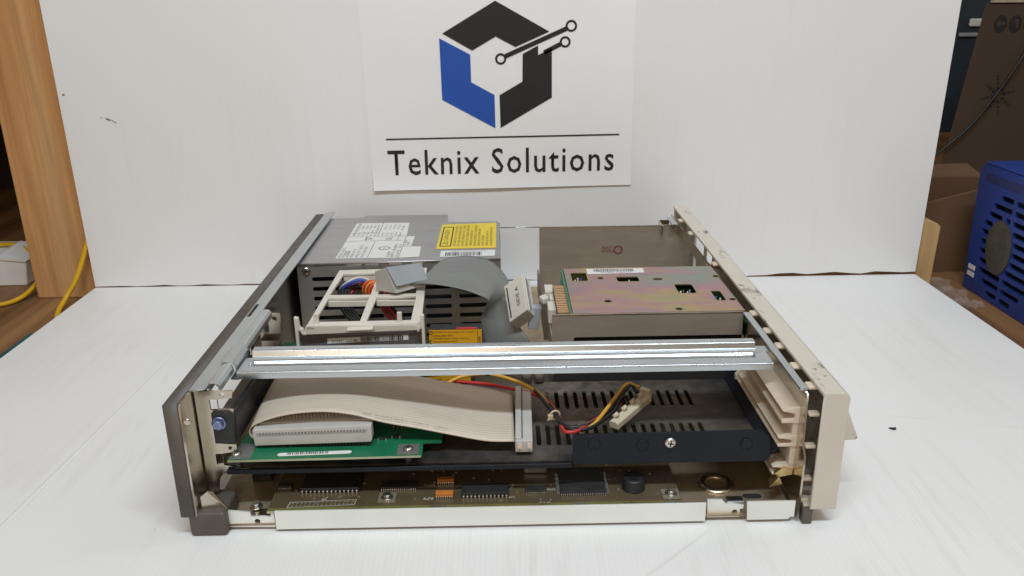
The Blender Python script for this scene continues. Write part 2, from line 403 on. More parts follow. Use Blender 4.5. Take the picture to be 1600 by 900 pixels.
def screw(parent, p, axis, r, h, m=None, recess=True, hexh=False, name='screw'):
    ax = Vector(axis).normalized(); b = MB()
    if hexh:
        b.lathe(p, ax, [(r*1.25,0),(r*1.25,h*0.25),(r*1.0,h*0.3)], 20)
        b.lathe(Vector(p)+ax*h*0.3, ax, [(r*0.95,0),(r*0.95,h*0.6),(r*0.8,h*0.72)], 6)
    else:
        b.lathe(p, ax, [(r*0.98,0),(r,h*0.3),(r*0.86,h*0.7),(r*0.5,h)], 20)
    s = b.build(name, m or M_SCREW, parent)
    if recess:
        a = ax.orthogonal().normalized(); c = ax.cross(a); q = MB(); top = Vector(p)+ax*h*(0.95 if not hexh else 0.73)
        a2 = (a*0.8+c*0.6).normalized(); c2 = ax.cross(a2)
        q.obox(top, a2*r*1.1, c2*r*0.26, ax*h*0.2); 
        if not hexh: q.obox(top, a2*r*0.26, c2*r*1.1, ax*h*0.19)
        q.build('recess', M_DARK, s)
    return s

X, Y, Z = Vector((1,0,0)), Vector((0,1,0)), Vector((0,0,1))

# ================================================================== SETTING
b = MB(); b.box(-2.2, 2.2, -0.9, 1.9, -0.060, -0.020); bench = b.build('workbench_top', M_BENCH, None); tag(bench, kind='structure')
b = MB(); b.box(-0.531, 0.541, -0.46, 0.5357, -0.0045, 0.0); fl = b.build('tabletop_board', M_FLOOR, None, 0.0006); tag(fl, kind='structure')
b = MB(); b.prism([(-0.3680,-0.0200,0.0001),(-0.3638,-0.0200,0.0001),(-0.3655,-0.0200,0.0009)], (0.0180,0.330,0)); b.build('crease', M_FLOOR, fl)
# filler under the board: the sheet lies on packing slats so it clears the bench
b = MB(); b.box(-0.50, 0.52, -0.40, 0.52, -0.020, -0.0046); tag(b.build('table_underlay', M_CARD, None), kind='structure')
# upright sheet, cut corner-frayed along the fold
b = MB(); n = 60; x0, x1 = -0.531, 0.541
pts = []
for k in range(n+1):
    t = k/n; tear = 0.0018*abs(math.sin(k*2.3))+0.0016*abs(math.sin(k*0.9)) if t > 0.82 else 0.0
    pts.append((x0+(x1-x0)*t, 0.0012+0.0005*math.sin(k*1.7)+0.0004*math.sin(k*4.1)+tear))
b.prism([(p[0], 0.5357, p[1]) for p in pts]+[(x1+0.006, 0.5357, 0.52), (x0-0.002, 0.5357, 0.52)], (0, 0.0045, 0))
bw = tag(b.build('back_wall', M_WALL, None), kind='structure')
for sx_, sz_, sl_, sw_, sa_ in ((-0.4770,0.2160,0.0050,0.0022,-0.4),(-0.4705,0.2135,0.0075,0.0010,-0.6),(-0.4850,0.2180,0.0030,0.0006,-0.1),(-0.5250,0.2460,0.0030,0.0020,0.2)):
    b = MB(); b.obox((sx_,0.53545,sz_), (sl_*math.cos(sa_),0,sl_*math.sin(sa_)), (0,0.0003,0), (-sw_*math.sin(sa_),0,sw_*math.cos(sa_))); b.build('scuff_mark', M_SCUFF, bw, 0.0001)
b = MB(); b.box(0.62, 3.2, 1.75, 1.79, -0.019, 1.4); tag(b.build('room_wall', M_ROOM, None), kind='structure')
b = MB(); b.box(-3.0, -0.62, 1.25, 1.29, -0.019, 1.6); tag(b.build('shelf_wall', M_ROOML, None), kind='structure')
b = MB(); b.box(-3.0, -0.63, 0.42, 1.24, 0.30, 0.34); tag(b.build('added_shade_slab', M_ROOML, None), kind='structure')  # unseen slab added to keep lamp light off the left bench

# ------------------------------------------------------------------ poster
def paper_y(x, z):
    d = max(0.0, (0.158-z)/0.035)
    return 0.5351 - 0.0050*d*d*(1.0-0.55*(x+0.16)/0.32) - 0.0006*math.sin((x+z*0.6)*26)*min(1, d+0.2)
t = thing('poster', (0, 0.5335, 0.125), 'white paper poster with blue and black hexagon logo on the backdrop', 'poster')
nx, nz = 24, 30; vs, fs = [], []
for j in range(nz+1):
    v = j/nz
    for i in range(nx+1):
        u = i/nx; xl, xr = -0.1600-0.0053*v, 0.1620-0.0012*v
        zb = 0.1234*(1-u)+0.1257*u; z = zb+(0.385-zb)*(v**1.3); x = xl+(xr-xl)*u
        vs.append((x, paper_y(x, z), z))
for j in range(nz):
    for i in range(nx):
        k = j*(nx+1)+i; fs.append((k, k+1, k+nx+2, k+nx+1))
me = bpy.data.meshes.new('sheet'); me.from_pydata(vs, [], fs)
for p in me.polygons: p.use_smooth = True
sheet = put('sheet', me, M_PAPER, t)
def onpaper(c): return Vector((c.x, paper_y(c.x, c.z)-0.0006, c.z))
def print_shape(name, polys, m, holes=()):
    me = plate_mesh(name, polys, holes, 0.0002, (0, 0, 0), (1,0,0), (0,0,1))
    for vv in me.vertices: vv.co.y += 0.5351-0.0006
    return put(name, me, m, sheet)
print_shape('logo_mark', [(-0.0042,0.3466),(0.0592,0.3113),(0.0189,0.2943),(-0.0044,0.3066),(-0.0325,0.2909),(-0.0673,0.3107)], M_INK)
print_shape('logo_mark', [(-0.0712,0.3053),(-0.0350,0.2861),(-0.0348,0.2541),(-0.0070,0.2386),(-0.0067,0.1988),(-0.0704,0.2337)], M_BLUEINK)
print_shape('logo_mark', [(0.0275,0.2861),(0.0459,0.2957),(0.0459,0.2845),(0.0622,0.2925),(0.0624,0.2348),(-0.0002,0.1990),(-0.0009,0.2383),(0.0270,0.2540)], M_INK)
def bar2(p, q, w):
    p, q = Vector(p), Vector(q); d = (q-p).normalized(); nn = Vector((-d.y, d.x))*w/2
    return [tuple(p-nn), tuple(q-nn), tuple(q+nn), tuple(p+nn)]
def ring2(c, r0, r1): print_shape('logo_node', circ(c[0], c[1], r1, 28), M_INK, [circ(c[0], c[1], r0, 28)])
ring2((0.0012,0.2808), 0.0042, 0.0066); ring2((0.0852,0.3174), 0.0044, 0.0068); ring2((0.0781,0.2993), 0.0041, 0.0065)
print_shape('logo_trace', bar2((0.0068,0.2838), (0.0796,0.3144), 0.0052), M_INK)
print_shape('logo_trace', bar2((0.0530,0.2874), (0.0724,0.2968), 0.0052), M_INK)
print_shape('rule_line', [(-0.1414,0.1860),(0.1458,0.1880),(0.1458,0.1897),(-0.1414,0.1877)], M_INK)
text('Teknix Solutions', (-0.1408, 0.5335, 0.1418), (0.2808, 0, 0.0021), (0,0,1), sheet, M_INK, w=0.2808, h=0.0315, bold=0.006, warp=onpaper, space=1.13)

# ================================================================== COMPUTER CHASSIS
ch = thing('computer_chassis', (0, 0.25, 0), 'open steel computer chassis with beige bezel, brown rear panel and zinc crossbar', 'computer case')
# floor pan
plate('base_pan', M_BASE, ch, [(-0.214,0.0065),(0.2035,0.0065),(0.2035,0.494),(-0.214,0.494)], [], 0.0016, (0,0,0.0050), X, Y)
# embossed ring in the pan
b = MB(); prof = []
for k in range(13):
    a = math.pi*k/12; prof.append((0.0095+0.0030*math.cos(a), 0.0024*math.sin(a)))
c = V(0.1575, 0.0452, 0.0058); base = len(b.v); nn = 36
for r, h in prof: b.v += [(c.x+r*1.12*math.cos(2*math.pi*k/nn), c.y+r*1.12*math.sin(2*math.pi*k/nn), c.z+h) for k in range(nn)]
for i in range(len(prof)-1):
    for k in range(nn): b.f.append((i*nn+k, i*nn+(k+1)%nn, (i+1)*nn+(k+1)%nn, (i+1)*nn+k)); b.sm.append(True)
b.build('embossed_ring', mat('brass_zinc',(0.60,0.50,0.36),0.30,0.95,0.15,60), ch)
plate('pan_hole', M_DARK, ch, rr(0, 0, 0.014, 0.006), [], 0.0002, (0.1803,0.0283,0.0060), X, Y)
# front flanges of the pan
b = MB(); b.box(-0.1632, 0.1403, 0.0040, 0.0056, 0.0022, 0.0172); b.build('front_flange', M_FLANGE, ch, 0.0004, 2)
b = MB(); b.prism([(0.1702,0.0040,0.0025),(0.199,0.0040,0.0025),(0.201,0.0040,0.0045),(0.2035,0.0040,0.0045),(0.2035,0.0040,0.0175),(0.1690,0.0040,0.0175)], (0,0.0016,0)); b.build('front_flange', M_FLANGE, ch, 0.0003)
plate('flange_tab', M_FLANGE, ch, [(0.1430,0.0020),(0.1660,0.0020),(0.1660,0.0085),(0.1682,0.0088),(0.1685,0.0120),(0.1580,0.0135),(0.1555,0.0130),(0.1526,0.0165),(0.1422,0.0168)], [circ(0.1622,0.0060,0.0021)], 0.0014, (0,0.0095,0), X, Z)
b = MB(); b.box(0.1570,0.1690,0.0103,0.0170,0.0126,0.0140); b.build('flange_tab', M_ZINC, ch, 0.0003)
plate('flange_tab', M_FLANGE, ch, [(-0.1995,0.0030),(-0.1645,0.0022),(-0.1645,0.0140),(-0.1667,0.0136),(-0.1672,0.0112),(-0.1810,0.0112),(-0.1815,0.0148),(-0.1995,0.0168)], [circ(-0.1768,0.0072,0.0021)], 0.0014, (0,0.0078,0), X, Z)
b = MB(); b.box(-0.1812,-0.1672,0.0086,0.0170,0.0098,0.0112); b.build('flange_tab', M_ZINC2, ch, 0.0003)
# rear cover (brown shell, stands at the left)
REAR_CUT = [(0.045,0.0460),(0.165,0.0460),(0.165,0.0900),(0.045,0.0900)]
rp = plate('rear_panel', M_BROWN, ch, [(0,0.0165),(0.4965,0.0165),(0.4965,0.1036),(0,0.1036)], [REAR_CUT], 0.0104, (-0.2220,0,0), Y, Z, bev=0.0010)
b = MB(); b.box(-0.2225,-0.1965,0.0005,0.032,0.0,0.0190); b.build('foot', M_BROWN, ch, 0.0025, 3)
b = MB(); b.box(-0.2225,-0.1965,0.452,0.484,0.0,0.0165); b.build('foot', M_BROWN, ch, 0.0025, 3)
# rear plate, zinc, with inward top flange and rolled bead
plate('rear_plate', M_ZINC2, ch, [(0.0,0.0170),(0.497,0.0060),(0.497,0.1030),(0.026,0.1030),(0.004,0.1040),(0.0,0.1020)], [REAR_CUT], 0.0014, (-0.2158,0,0), Y, Z)
plate('top_flange', M_BEAD, ch, [(-0.2164,0.020),(-0.2060,0.024),(-0.2055,0.505),(-0.2130,0.505),(-0.2164,0.495)], [rr(-0.2140,0.172,0.0030,0.030)], 0.0012, (0,0,0.1034), X, Y)
for ya, yb_ in ((0.0290,0.0615),(0.0925,0.1700)):
    b = MB(); b.prism([(-0.2060,ya,0.0985),(-0.2060,ya,0.1046),(-0.2050,ya,0.1054),(-0.2008,ya,0.1054),(-0.1992,ya,0.1046),(-0.1980,ya,0.1026),(-0.1976,ya,0.0985),(-0.1988,ya,0.0985),(-0.1992,ya,0.1022),(-0.2010,ya,0.1042),(-0.2046,ya,0.1042),(-0.2050,ya,0.0985)], (0,yb_-ya,0)); b.build('folded_rail', M_BEAD, ch, 0.0003)
b = MB(); b.prism([(-0.2085,0.062,0.1042),(-0.2060,0.062,0.1068),(-0.1985,0.062,0.1068),(-0.1958,0.062,0.1030),(-0.1958,0.062,0.0985),(-0.1972,0.062,0.0985),(-0.1972,0.062,0.1022),(-0.1992,0.062,0.1052),(-0.2060,0.062,0.1052),(-0.2085,0.062,0.1030)], (0,0.030,0)); b.build('bar_clamp', M_BEAD, ch, 0.0003)
# near end of the rear plate: post with tabs and windows
plate('end_plate', M_ZINC2, ch, [(-0.2140,0.0220),(-0.2070,0.0220),(-0.2045,0.0370),(-0.1945,0.0370),(-0.1945,0.0425),(-0.2005,0.0435),(-0.2005,0.0530),(-0.1900,0.0545),(-0.1900,0.0600),(-0.2010,0.0610),(-0.2010,0.0800),(-0.1900,0.0815),(-0.1885,0.0880),(-0.1990,0.0880),(-0.1990,0.0955),(-0.1885,0.0965),(-0.1875,0.1020),(-0.2140,0.1020)],
      [rr(-0.2030,0.0485,0.0052,0.0085,0.0006), rr(-0.2018,0.0915,0.0052,0.0080,0.0006), circ(-0.1950,0.0992,0.0018), circ(-0.1945,0.0573,0.0014)], 0.0016, (0,0.0240,0), X, Z)
b = MB(); b.prism([(-0.2140,0.006,0.0290),(-0.2085,0.006,0.0330),(-0.2050,0.008,0.0310),(-0.1965,0.008,0.0175),(-0.2140,0.006,0.0175)], (0,0.0014,0)); b.build('gusset', M_ZINC2, ch, 0.0003)
b = MB(); b.lathe((-0.2125,0.0014,0.0905), (0,-1,0), [(0.0028,0),(0.0026,0.0006),(0.0016,0.0010)], 16); b.build('rivet', M_ZINC2, ch)
# far upright bracket behind the bead
plate('upright_bracket', M_ZINC2, ch, [(-0.2110,0.0640),(-0.1937,0.0640),(-0.1926,0.0995),(-0.2060,0.1003),(-0.2110,0.0950)], [circ(-0.1975,0.0950,0.0022), rr(-0.2050,0.0870,0.004,0.010,0.0008)], 0.0014, (0,0.175,0), X, Z)
b = MB(); b.box(-0.2100,-0.1930,0.166,0.1742,0.0768,0.0780); b.build('upright_bracket', M_ZINC2, ch, 0.0002)
b = MB(); b.box(-0.2138,-0.2126,0.150,0.158,0.072,0.092); b.build('upright_bracket', M_ZINC2, ch, 0.0002)
# zinc crossbar with pressed channel
def smooth_prof(pts):
    out = [pts[0]]
    for k in range(1, len(pts)-1):
        a, b_, c = Vector(pts[k-1]), Vector(pts[k]), Vector(pts[k+1])
        r = min(0.0011, (a-b_).length*0.45, (c-b_).length*0.45)
        p, q = b_+(a-b_).normalized()*r, b_+(c-b_).normalized()*r
        for t in (0, 0.25, 0.5, 0.75, 1.0): out.append(tuple(p.lerp(b_, t).lerp(b_.lerp(q, t), t)))
    return out+[pts[-1]]
def bar_profile(depth): return smooth_prof([(0.0557,0.0952),(0.0557,0.1004),(0.0662,0.1006),(0.0682,0.1006-depth),(0.0742,0.1006-depth),(0.0762,0.1006),(0.0818,0.1004),(0.0834,0.0984),(0.0862,0.0984),(0.0880,0.1034),(0.0955,0.1036),(0.0955,0.0955)])
def bar_section(x, depth): return [(x, y, z) for y, z in bar_profile(depth)]
outer = []
for x, d in ((-0.1945,0.00001),(-0.1885,0.00001),(-0.1865,0.0028),(0.1860,0.0028),(0.1880,0.00001),(0.1960,0.00001)):
    sec = bar_section(x, d)
    # the rear half is cut shorter than the front half
    sec = [(max(-0.1945,min(0.196,px)) if yy < 0.082 else max(-0.1915,min(0.1915,px)), yy, zz) for px, yy, zz in sec]
    outer.append(sec)
b = MB(); m_ = len(outer[0])
top = [p for s_ in outer for p in s_]; bot = []
for k, p in enumerate(top):
    q = k % m_; row = outer[k//m_]; a_, c_ = Vector(row[max(q-1,0)]), Vector(row[min(q+1,m_-1)]); t_ = (c_-a_).normalized()
    n_ = Vector((0, t_.z, -t_.y)); n_ = n_.normalized()*0.0010; bot.append(tuple(Vector(p)+n_))
N = len(top); fs = []
for i in range(len(outer)-1):
    for j in range(m_-1):
        k = i*m_+j; fs.append((k,k+1,k+m_+1,k+m_)); fs.append((N+k,N+k+m_,N+k+m_+1,N+k+1))
    fs.append((i*m_,(i+1)*m_,N+(i+1)*m_,N+i*m_)); j = i*m_+m_-1; fs.append((j,N+j,N+j+m_,j+m_))
for i in (0, len(outer)-1):
    for j in range(m_-1): k = i*m_+j; fs.append((k,N+k,N+k+1,k+1))
b.add(top+bot, fs, True); cb = b.build('crossbar', M_ZINC, ch)
cb.data.set_sharp_from_angle(angle=math.radians(50))
b = MB(); b.box(-0.200,-0.1935,0.058,0.081,0.0935,0.0950); b.build('bar_hook', M_ZINC, ch, 0.0003)
b = MB(); b.box(0.1918,0.2015,0.0835,0.0935,0.0962,0.0976); b.build('bar_hook', M_ZINC, ch, 0.0003)
# right-hand side plate with top rail
plate('front_plate', M_ZINC2, ch, [(0.004,0.0030),(0.490,0.0030),(0.490,0.0975),(0.012,0.0975),(0.010,0.060),(0.004,0.052)], [rr(0.40,0.058,0.10,0.055,0.004)], 0.0014, (0.2062,0,0), Y, Z)
b = MB(); b.box(0.2020,0.2074,0.0155,0.1585,0.0982,0.1000); b.build('top_rail', M_ZINC, ch, 0.0004)
b = MB(); b.box(0.1965,0.2035,0.437,0.470,0.0985,0.1003); b.build('top_rail', M_ZINC, ch, 0.0004)
b = MB(); b.prism([(0.186,0.466,0.0850),(0.199,0.466,0.0850),(0.199,0.466,0.0975),(0.188,0.466,0.0980)], (0,0.0012,0)); b.box(0.186,0.1872,0.440,0.466,0.0850,0.0975); b.build('upright_bracket', M_ZINC2, ch, 0.0002)
b = MB(); b.tube([(-0.0025,0.4500,0.0958),(0.0445,0.4500,0.0958)], 0.0007, 8); b.build('back_rod', M_ZINC, ch)
# spring fingers by the ring
b = MB(); b.prism([(0.1920,0.020,0.0300),(0.1985,0.020,0.0350),(0.2050,0.020,0.0330),(0.2050,0.020,0.0290),(0.1960,0.020,0.0270)], (0,0.004,-0.001))
b.prism([(0.1890,0.018,0.0200),(0.1950,0.018,0.0285),(0.1980,0.018,0.0225)], (0.001,0.008,0.001)); b.build('spring_finger', MATS.get('gold_spring') or mat('gold_spring', (0.70,0.52,0.25), 0.3, 0.9, 0.1, 200), ch, 0.0002)
# beige card guides on the plate
def guide(y0, y1, zc, w, hgt):
    b = MB(); x1 = 0.2060; x0 = x1-w
    b.prism([(x0,y0,zc+hgt*0.25),(x0+0.004,y0,zc+hgt*0.42),(x1,y0,zc+hgt*0.50),(x1,y0,zc-hgt*0.5),(x0,y0,zc-hgt*0.5),(x0,y0,zc-hgt*0.32),(x1-0.0035,y0,zc-hgt*0.22),(x1-0.0035,y0,zc+hgt*0.08)], (0,y1-y0,0))
    return b.build('card_guide', M_BEIGE, ch, 0.0004)
guide(0.0205, 0.118, 0.0765, 0.0125, 0.0125); guide(0.0205, 0.128, 0.0560, 0.0135, 0.0090); guide(0.0220, 0.100, 0.0320, 0.0150, 0.0080)
b = MB(); b.box(0.2020,0.2062,0.0215,0.115,0.0360,0.0720); b.build('guide_web', M_BEIGE, ch, 0.0004)
b = MB(); b.prism([(0.1905,0.126,0.0570),(0.1960,0.126,0.0640),(0.2060,0.126,0.0640),(0.2060,0.126,0.0530),(0.1905,0.126,0.0530)], (0,0.004,0)); b.build('guide_stop', M_BEIGE, ch, 0.0004)
# bezel shell
bz = MB(); bz.prism([(0.2118,0.0,0.1012),(0.2118,0.0,0.1040),(0.2262,0.0,0.1040),(0.2292,0.0,0.1022),(0.2305,0.0,0.0990),(0.2305,0.0,0.0950),(0.2280,0.0,0.0960),(0.2280,0.0,0.1012)], (0,0.508,0))
bezel = bz.build('front_bezel', M_BEZEL, ch, 0.0006, 2)
plate('bezel_face', M_BEZEL, bezel, [(0.0005,0.0130),(0.5075,0.0130),(0.5075,0.0958),(0.0005,0.0958)], [rr(0.412,0.060,0.085,0.055,0.003)], 0.0024, (0.2292,0,0), Y, Z)
plate('bezel_end', M_BEZELP, bezel, [(0.2125,0.0130),(0.2290,0.0130),(0.2303,0.0150),(0.2303,0.1000),(0.2288,0.1022),(0.2262,0.1036),(0.2128,0.1036)], [], 0.0028, (0,0.0012,0), X, Z, bev=0.0006)
plate('bezel_end', M_BEZELP, bezel, [(0.2125,0.0130),(0.2290,0.0130),(0.2303,0.0150),(0.2303,0.0995),(0.2128,0.0998)], [], 0.0028, (0,0.5058,0), X, Z)
b = MB(); b.box(0.2095,0.2290,0.0040,0.5040,0.0125,0.0148); b.build('bezel_floor', M_BEZEL, bezel, 0.0004)
b = MB(); b.prism([(0.2304,0.032,0.0930),(0.2425,0.032,0.0790),(0.2545,0.032,0.0508),(0.2530,0.032,0.0492),(0.2304,0.032,0.0485)], (0,0.150,0)); b.build('bezel_handle', M_BEZEL, bezel, 0.0008)
b = MB(); b.box(0.2240,0.2262,0.384,0.392,0.0150,0.0990); b.build('bezel_rib', M_BEZEL, bezel, 0.0004)
def fin(y, z, l=0.006): 
    b = MB(); b.obox((0.2112, y, z), (0.0075,0,0), (0,l,0), (0,0,0.0028)); return b.build('bezel_fin', M_BEIGE, bezel, 0.0012, 3)
for yy in (0.0110,): 
    for zz in (0.0830,0.0580,0.0320,0.0150): fin(yy, zz)
for yy in (0.020,0.052,0.088,0.118,0.156,0.290,0.400,0.455): fin(yy, 0.0996, 0.009)
b = MB(); b.prism([(0.2050,0.300,0.0950),(0.2130,0.292,0.1000),(0.2240,0.292,0.1000),(0.2240,0.298,0.0880),(0.2110,0.298,0.0900)], (0,0.006,0)); b.build('bezel_clip', M_BEIGE, bezel, 0.0004)
b = MB(); b.box(0.2085,0.2155,0.0010,0.026,0.0,0.0125); b.build('foot', M_BROWN, ch, 0.0012)
b = MB(); b.box(0.2085,0.2155,0.455,0.480,0.0,0.0125); b.build('foot', M_BROWN, ch, 0.0012)
# slide rail of black plastic with the blue screw
b = MB(); b.prism([(-0.2035,0.020,0.0625),(-0.1900,0.020,0.0625),(-0.1890,0.020,0.0650),(-0.1890,0.020,0.0835),(-0.1930,0.020,0.0865),(-0.2035,0.020,0.0865)], (0,0.0050,0)); sr = b.build('slide_rail', M_BLACK, ch, 0.0008)
b = MB(); b.prism([(-0.1935,0.0252,0.0625),(-0.1880,0.0252,0.0625),(-0.1880,0.0252,0.0800),(-0.1895,0.0252,0.0845),(-0.1935,0.0252,0.0845)], (0,0.130,-0.004)); b.build('rail_body', M_BLACK, sr, 0.0008)
screw(ch, (-0.1985,0.0200,0.0790), (0,-1,0), 0.0040, 0.0045, M_BSCREW, True, True)

# ================================================================== MAIN BOARD
mb = thing('main_circuit_board', (-0.02, 0.10, 0.0058), 'brown-green main circuit board with chips on the chassis floor', 'circuit board')
ZB = 0.0160
plate('board', M_MOBO, mb, [(-0.1690,0.0065),(0.1245,0.0065),(0.1230,0.190),(-0.1690,0.300)], [], 0.0016, (0,0,ZB-0.0008), X, Y)
b = MB(); b.box(-0.1690,0.1245,0.0058,0.00645,ZB-0.0016,ZB-0.0001); b.build('board_edge', M_PCBEDGE, mb)
for px, py in ((-0.0862,0.0199),(0.1178,0.0178),(-0.180,0.018)):
    b = MB(); b.lathe((px,py,0.0058), Z, [(0.0030,0),(0.0030,ZB-0.0016-0.0058 if px > -0.17 else 0.006)], 12); b.build('standoff', M_SCREW, mb)
b = MB(); b.box(-0.1688,0.1243,0.0066,0.0098,ZB+0.00005,ZB+0.0002); b.build('edge_band', mat('bare_laminate',(0.17,0.155,0.05),0.45,0,0.15,60), mb)
def dip(x0, x1, yf, depth, n, body=M_CHIP, h=0.0040, z=ZB, pitch_pin=0.0011, name='chip', far=True):
    b = MB(); b.box(x0, x1, yf+0.0012, yf+depth-0.0012, z+0.0008, z+h); c = b.build(name, body, mb, 0.0003)
    p = MB()
    for k in range(n):
        xx = x0+(x1-x0)*(k+0.5)/n
        for s in ((yf,-1),(yf+depth,1)) if far else ((yf,-1),):
            y_ = s[0]; p.box(xx-pitch_pin/2, xx+pitch_pin/2, y_-0.0004, y_+0.0004, z+0.0001, z+h*0.55)
            p.box(xx-pitch_pin*0.42, xx+pitch_pin*0.42, min(y_, y_-s[1]*0.0016), max(y_, y_-s[1]*0.0016), z+h*0.5, z+h*0.62)
    p.build('pins', M_SOLDER, c, kind='stuff'); return c
dip(-0.1500,-0.1075,0.0265,0.022,14); dip(-0.0325,0.0010,0.0165,0.0165,12)
dip(-0.0920,-0.0660,0.0285,0.011,17,h=0.0026,pitch_pin=0.0006); dip(0.0135,0.0280,0.0210,0.009,11,h=0.0024,pitch_pin=0.0005)
dip(-0.182+0.014,-0.158,0.033,0.008,8,h=0.0022,pitch_pin=0.0004)
dip(-0.0512,-0.0388,0.0345,0.0065,8,M_ORES,0.0042,pitch_pin=0.0006,name='resistor_pack'); dip(-0.0512,-0.0386,0.0165,0.0070,8,M_ORES,0.0042,pitch_pin=0.0006,name='resistor_pack')
q = dip(0.0385,0.0715,0.0170,0.0330,24,h=0.0036,pitch_pin=0.0006,name='flat_pack_chip')
p = MB()
for k in range(24):
    yy = 0.0195+0.028*(k+0.5)/24
    for xx in (0.0372,0.0728): p.box(xx-0.0012,xx+0.0012,yy-0.0003,yy+0.0003,ZB+0.0004,ZB+0.0011)
p.build('pins', M_SOLDER, q, kind='stuff')
b = MB(); b.prism([(x_, y_, ZB+0.0004) for x_, y_ in rr(0.0220,0.0520,0.0205,0.0080,0.003)], (0,0,0.0045)); b.build('crystal_can', M_ZINC, mb, 0.0006)
b = MB(); b.lathe((0.0922,0.0270,ZB), Z, [(0.0084,0),(0.0084,0.0006),(0.0080,0.0010),(0.0080,0.0078),(0.0074,0.0090),(0.0018,0.0090),(0.0018,0.0086)], 30); b.build('buzzer', M_BLACK, mb)
for px, py in ((-0.0862,0.0199),(0.1178,0.0178)):
    b = MB(); b.box(px-0.0062,px+0.0062,py-0.0062,py+0.0062,ZB+0.0001,ZB+0.0003); b.build('ground_pad', M_PAD, mb)
    screw(mb, (px,py,ZB+0.0003), Z, 0.0034, 0.0032, M_SCREW, True, True)
screw(mb, (-0.180,0.018,0.0118), Z, 0.0036, 0.0035, M_SCREW, True, True)
for xa, xb_ in ((-0.0544,-0.0431),(0.0455,0.0564),(0.1098,0.1212)):
    b = MB(); b.box(xa,xb_,0.0068,0.0088,ZB+0.0001,ZB+0.0003); b.build('test_pad', M_SOLDER, mb)
b = MB()
for k in range(15):
    for r_ in (0,1): b.lathe((-0.1525+k*0.0030, 0.0118+r_*0.0030+k*0.00012, ZB+0.0001), Z, [(0.0009,0),(0.0009,0.0002)], 8)
b.build('solder_holes', M_PAD, mb, kind='stuff')
plate('outline_print', M_SILK, mb, [(-0.1560,0.0098),(-0.1085,0.0118),(-0.1075,0.0185),(-0.1550,0.0165)], [[(-0.1554,0.0102),(-0.1089,0.0122),(-0.1080,0.0181),(-0.1546,0.0161)]], 0.0001, (0,0,ZB+0.0002), X, Y)
for s, x_, y_, w_ in (('RP9',-0.0530,0.0195,0.0070),('RP10',-0.0530,0.0365,0.0080),('U15',0.0310,0.0110,0.0080),('SP1',0.0905,0.0100,0.0075),('U46',0.0350,0.0275,0.0058),('C19',0.0810,0.0395,0.0060),('J9',-0.1290,0.0225,0.0040),('U9',0.0055,0.0190,0.0040),('X5',0.0300,0.0440,0.0040)):
    text(s, (x_,y_,ZB+0.0002), (-1,0,0), (0,-1,0), mb, M_SILK, w=w_)
b = MB()
for k in range(60):
    x_, y_ = rnd.uniform(-0.155,0.12), rnd.uniform(0.010,0.060)
    b.box(x_-0.0009,x_+0.0009,y_-0.0005,y_+0.0005,ZB+0.0001,ZB+0.0008)
b.build('small_components', M_PAD, mb, kind='stuff')
b = MB(); b.box(-0.195,-0.180,0.060,0.085,0.006,0.030); b.box(-0.194,-0.181,0.0585,0.060,0.014,0.024); b.build('port_connector', M_BLACK, mb, 0.0008)

# ================================================================== BLACK DRIVE TRAY
tr = thing('drive_tray', (0.0, 0.08, 0.040), 'black slotted steel drive tray across the chassis front, dusty', 'tray')
ZT = 0.0420
holes = []
for k in range(16):
    xx = 0.0345+k*0.00772
    if xx < 0.156: holes.append(rr(xx, 0.1165, 0.0034, 0.031))
for k in range(18):
    xx = 0.0245+k*0.00735
    if xx < 0.156: holes.append(rr(xx, 0.0605, 0.0034, 0.031))
holes += [circ(-0.010+k*0.012, 0.128, 0.0012) for k in range(3)]
plate('tray_sheet', M_TRAY, tr, [(-0.1985,0.0235),(0.1905,0.0235),(0.1985,0.030),(0.1985,0.1500),(-0.1880,0.1500),(-0.1880,0.060),(-0.1985,0.040)], holes, 0.0014, (0,0,ZT-0.0007), X, Y)
plate('front_lip', M_TRAYF, tr, [(0.0471,0.0395),(0.1850,0.0395),(0.1885,0.0430),(0.1862,0.0595),(0.1800,0.0648),(0.0471,0.0638)], [circ(0.0621,0.0560,0.0018), circ(0.0966,0.0545,0.0018)], 0.0014, (0,0.0222,0), X, Z, bev=0.0003)
for xx, zz in ((0.0621,0.0560),(0.0966,0.0545),(0.1704,0.0540)):
    b = MB(); b.lathe((xx,0.0214,zz), (0,-1,0), [(0.0044,0),(0.0040,0.0007),(0.0024,0.0009)], 18) if xx > 0.15 else b.lathe((xx,0.0214,zz), (0,-1,0), [(0.0046,0),(0.0040,0.0005)], 18)
    b.build('dimple', M_TRAYF, tr)
b = MB(); b.box(-0.1985,0.0468,0.0205,0.0225,0.0372,0.0412); b.build('front_hem', M_TRAYF, tr, 0.0007, 3)
screw(tr, (0.1161,0.0214,0.0562), (0,-1,0), 0.0041, 0.0022, M_SOLDER)
b = MB(); b.prism([(0.1880,0.026,0.0425),(0.1905,0.026,0.0425),(0.1960,0.026,0.0470),(0.2010,0.026,0.0510),(0.2010,0.026,0.0528),(0.1945,0.026,0.0492)], (0,0.130,0)); b.build('side_lip', M_TRAYF, tr, 0.0004)
b = MB(); b.box(-0.1890,-0.1872,0.060,0.150,0.0425,0.058); b.build('side_lip', M_TRAYF, tr, 0.0004)

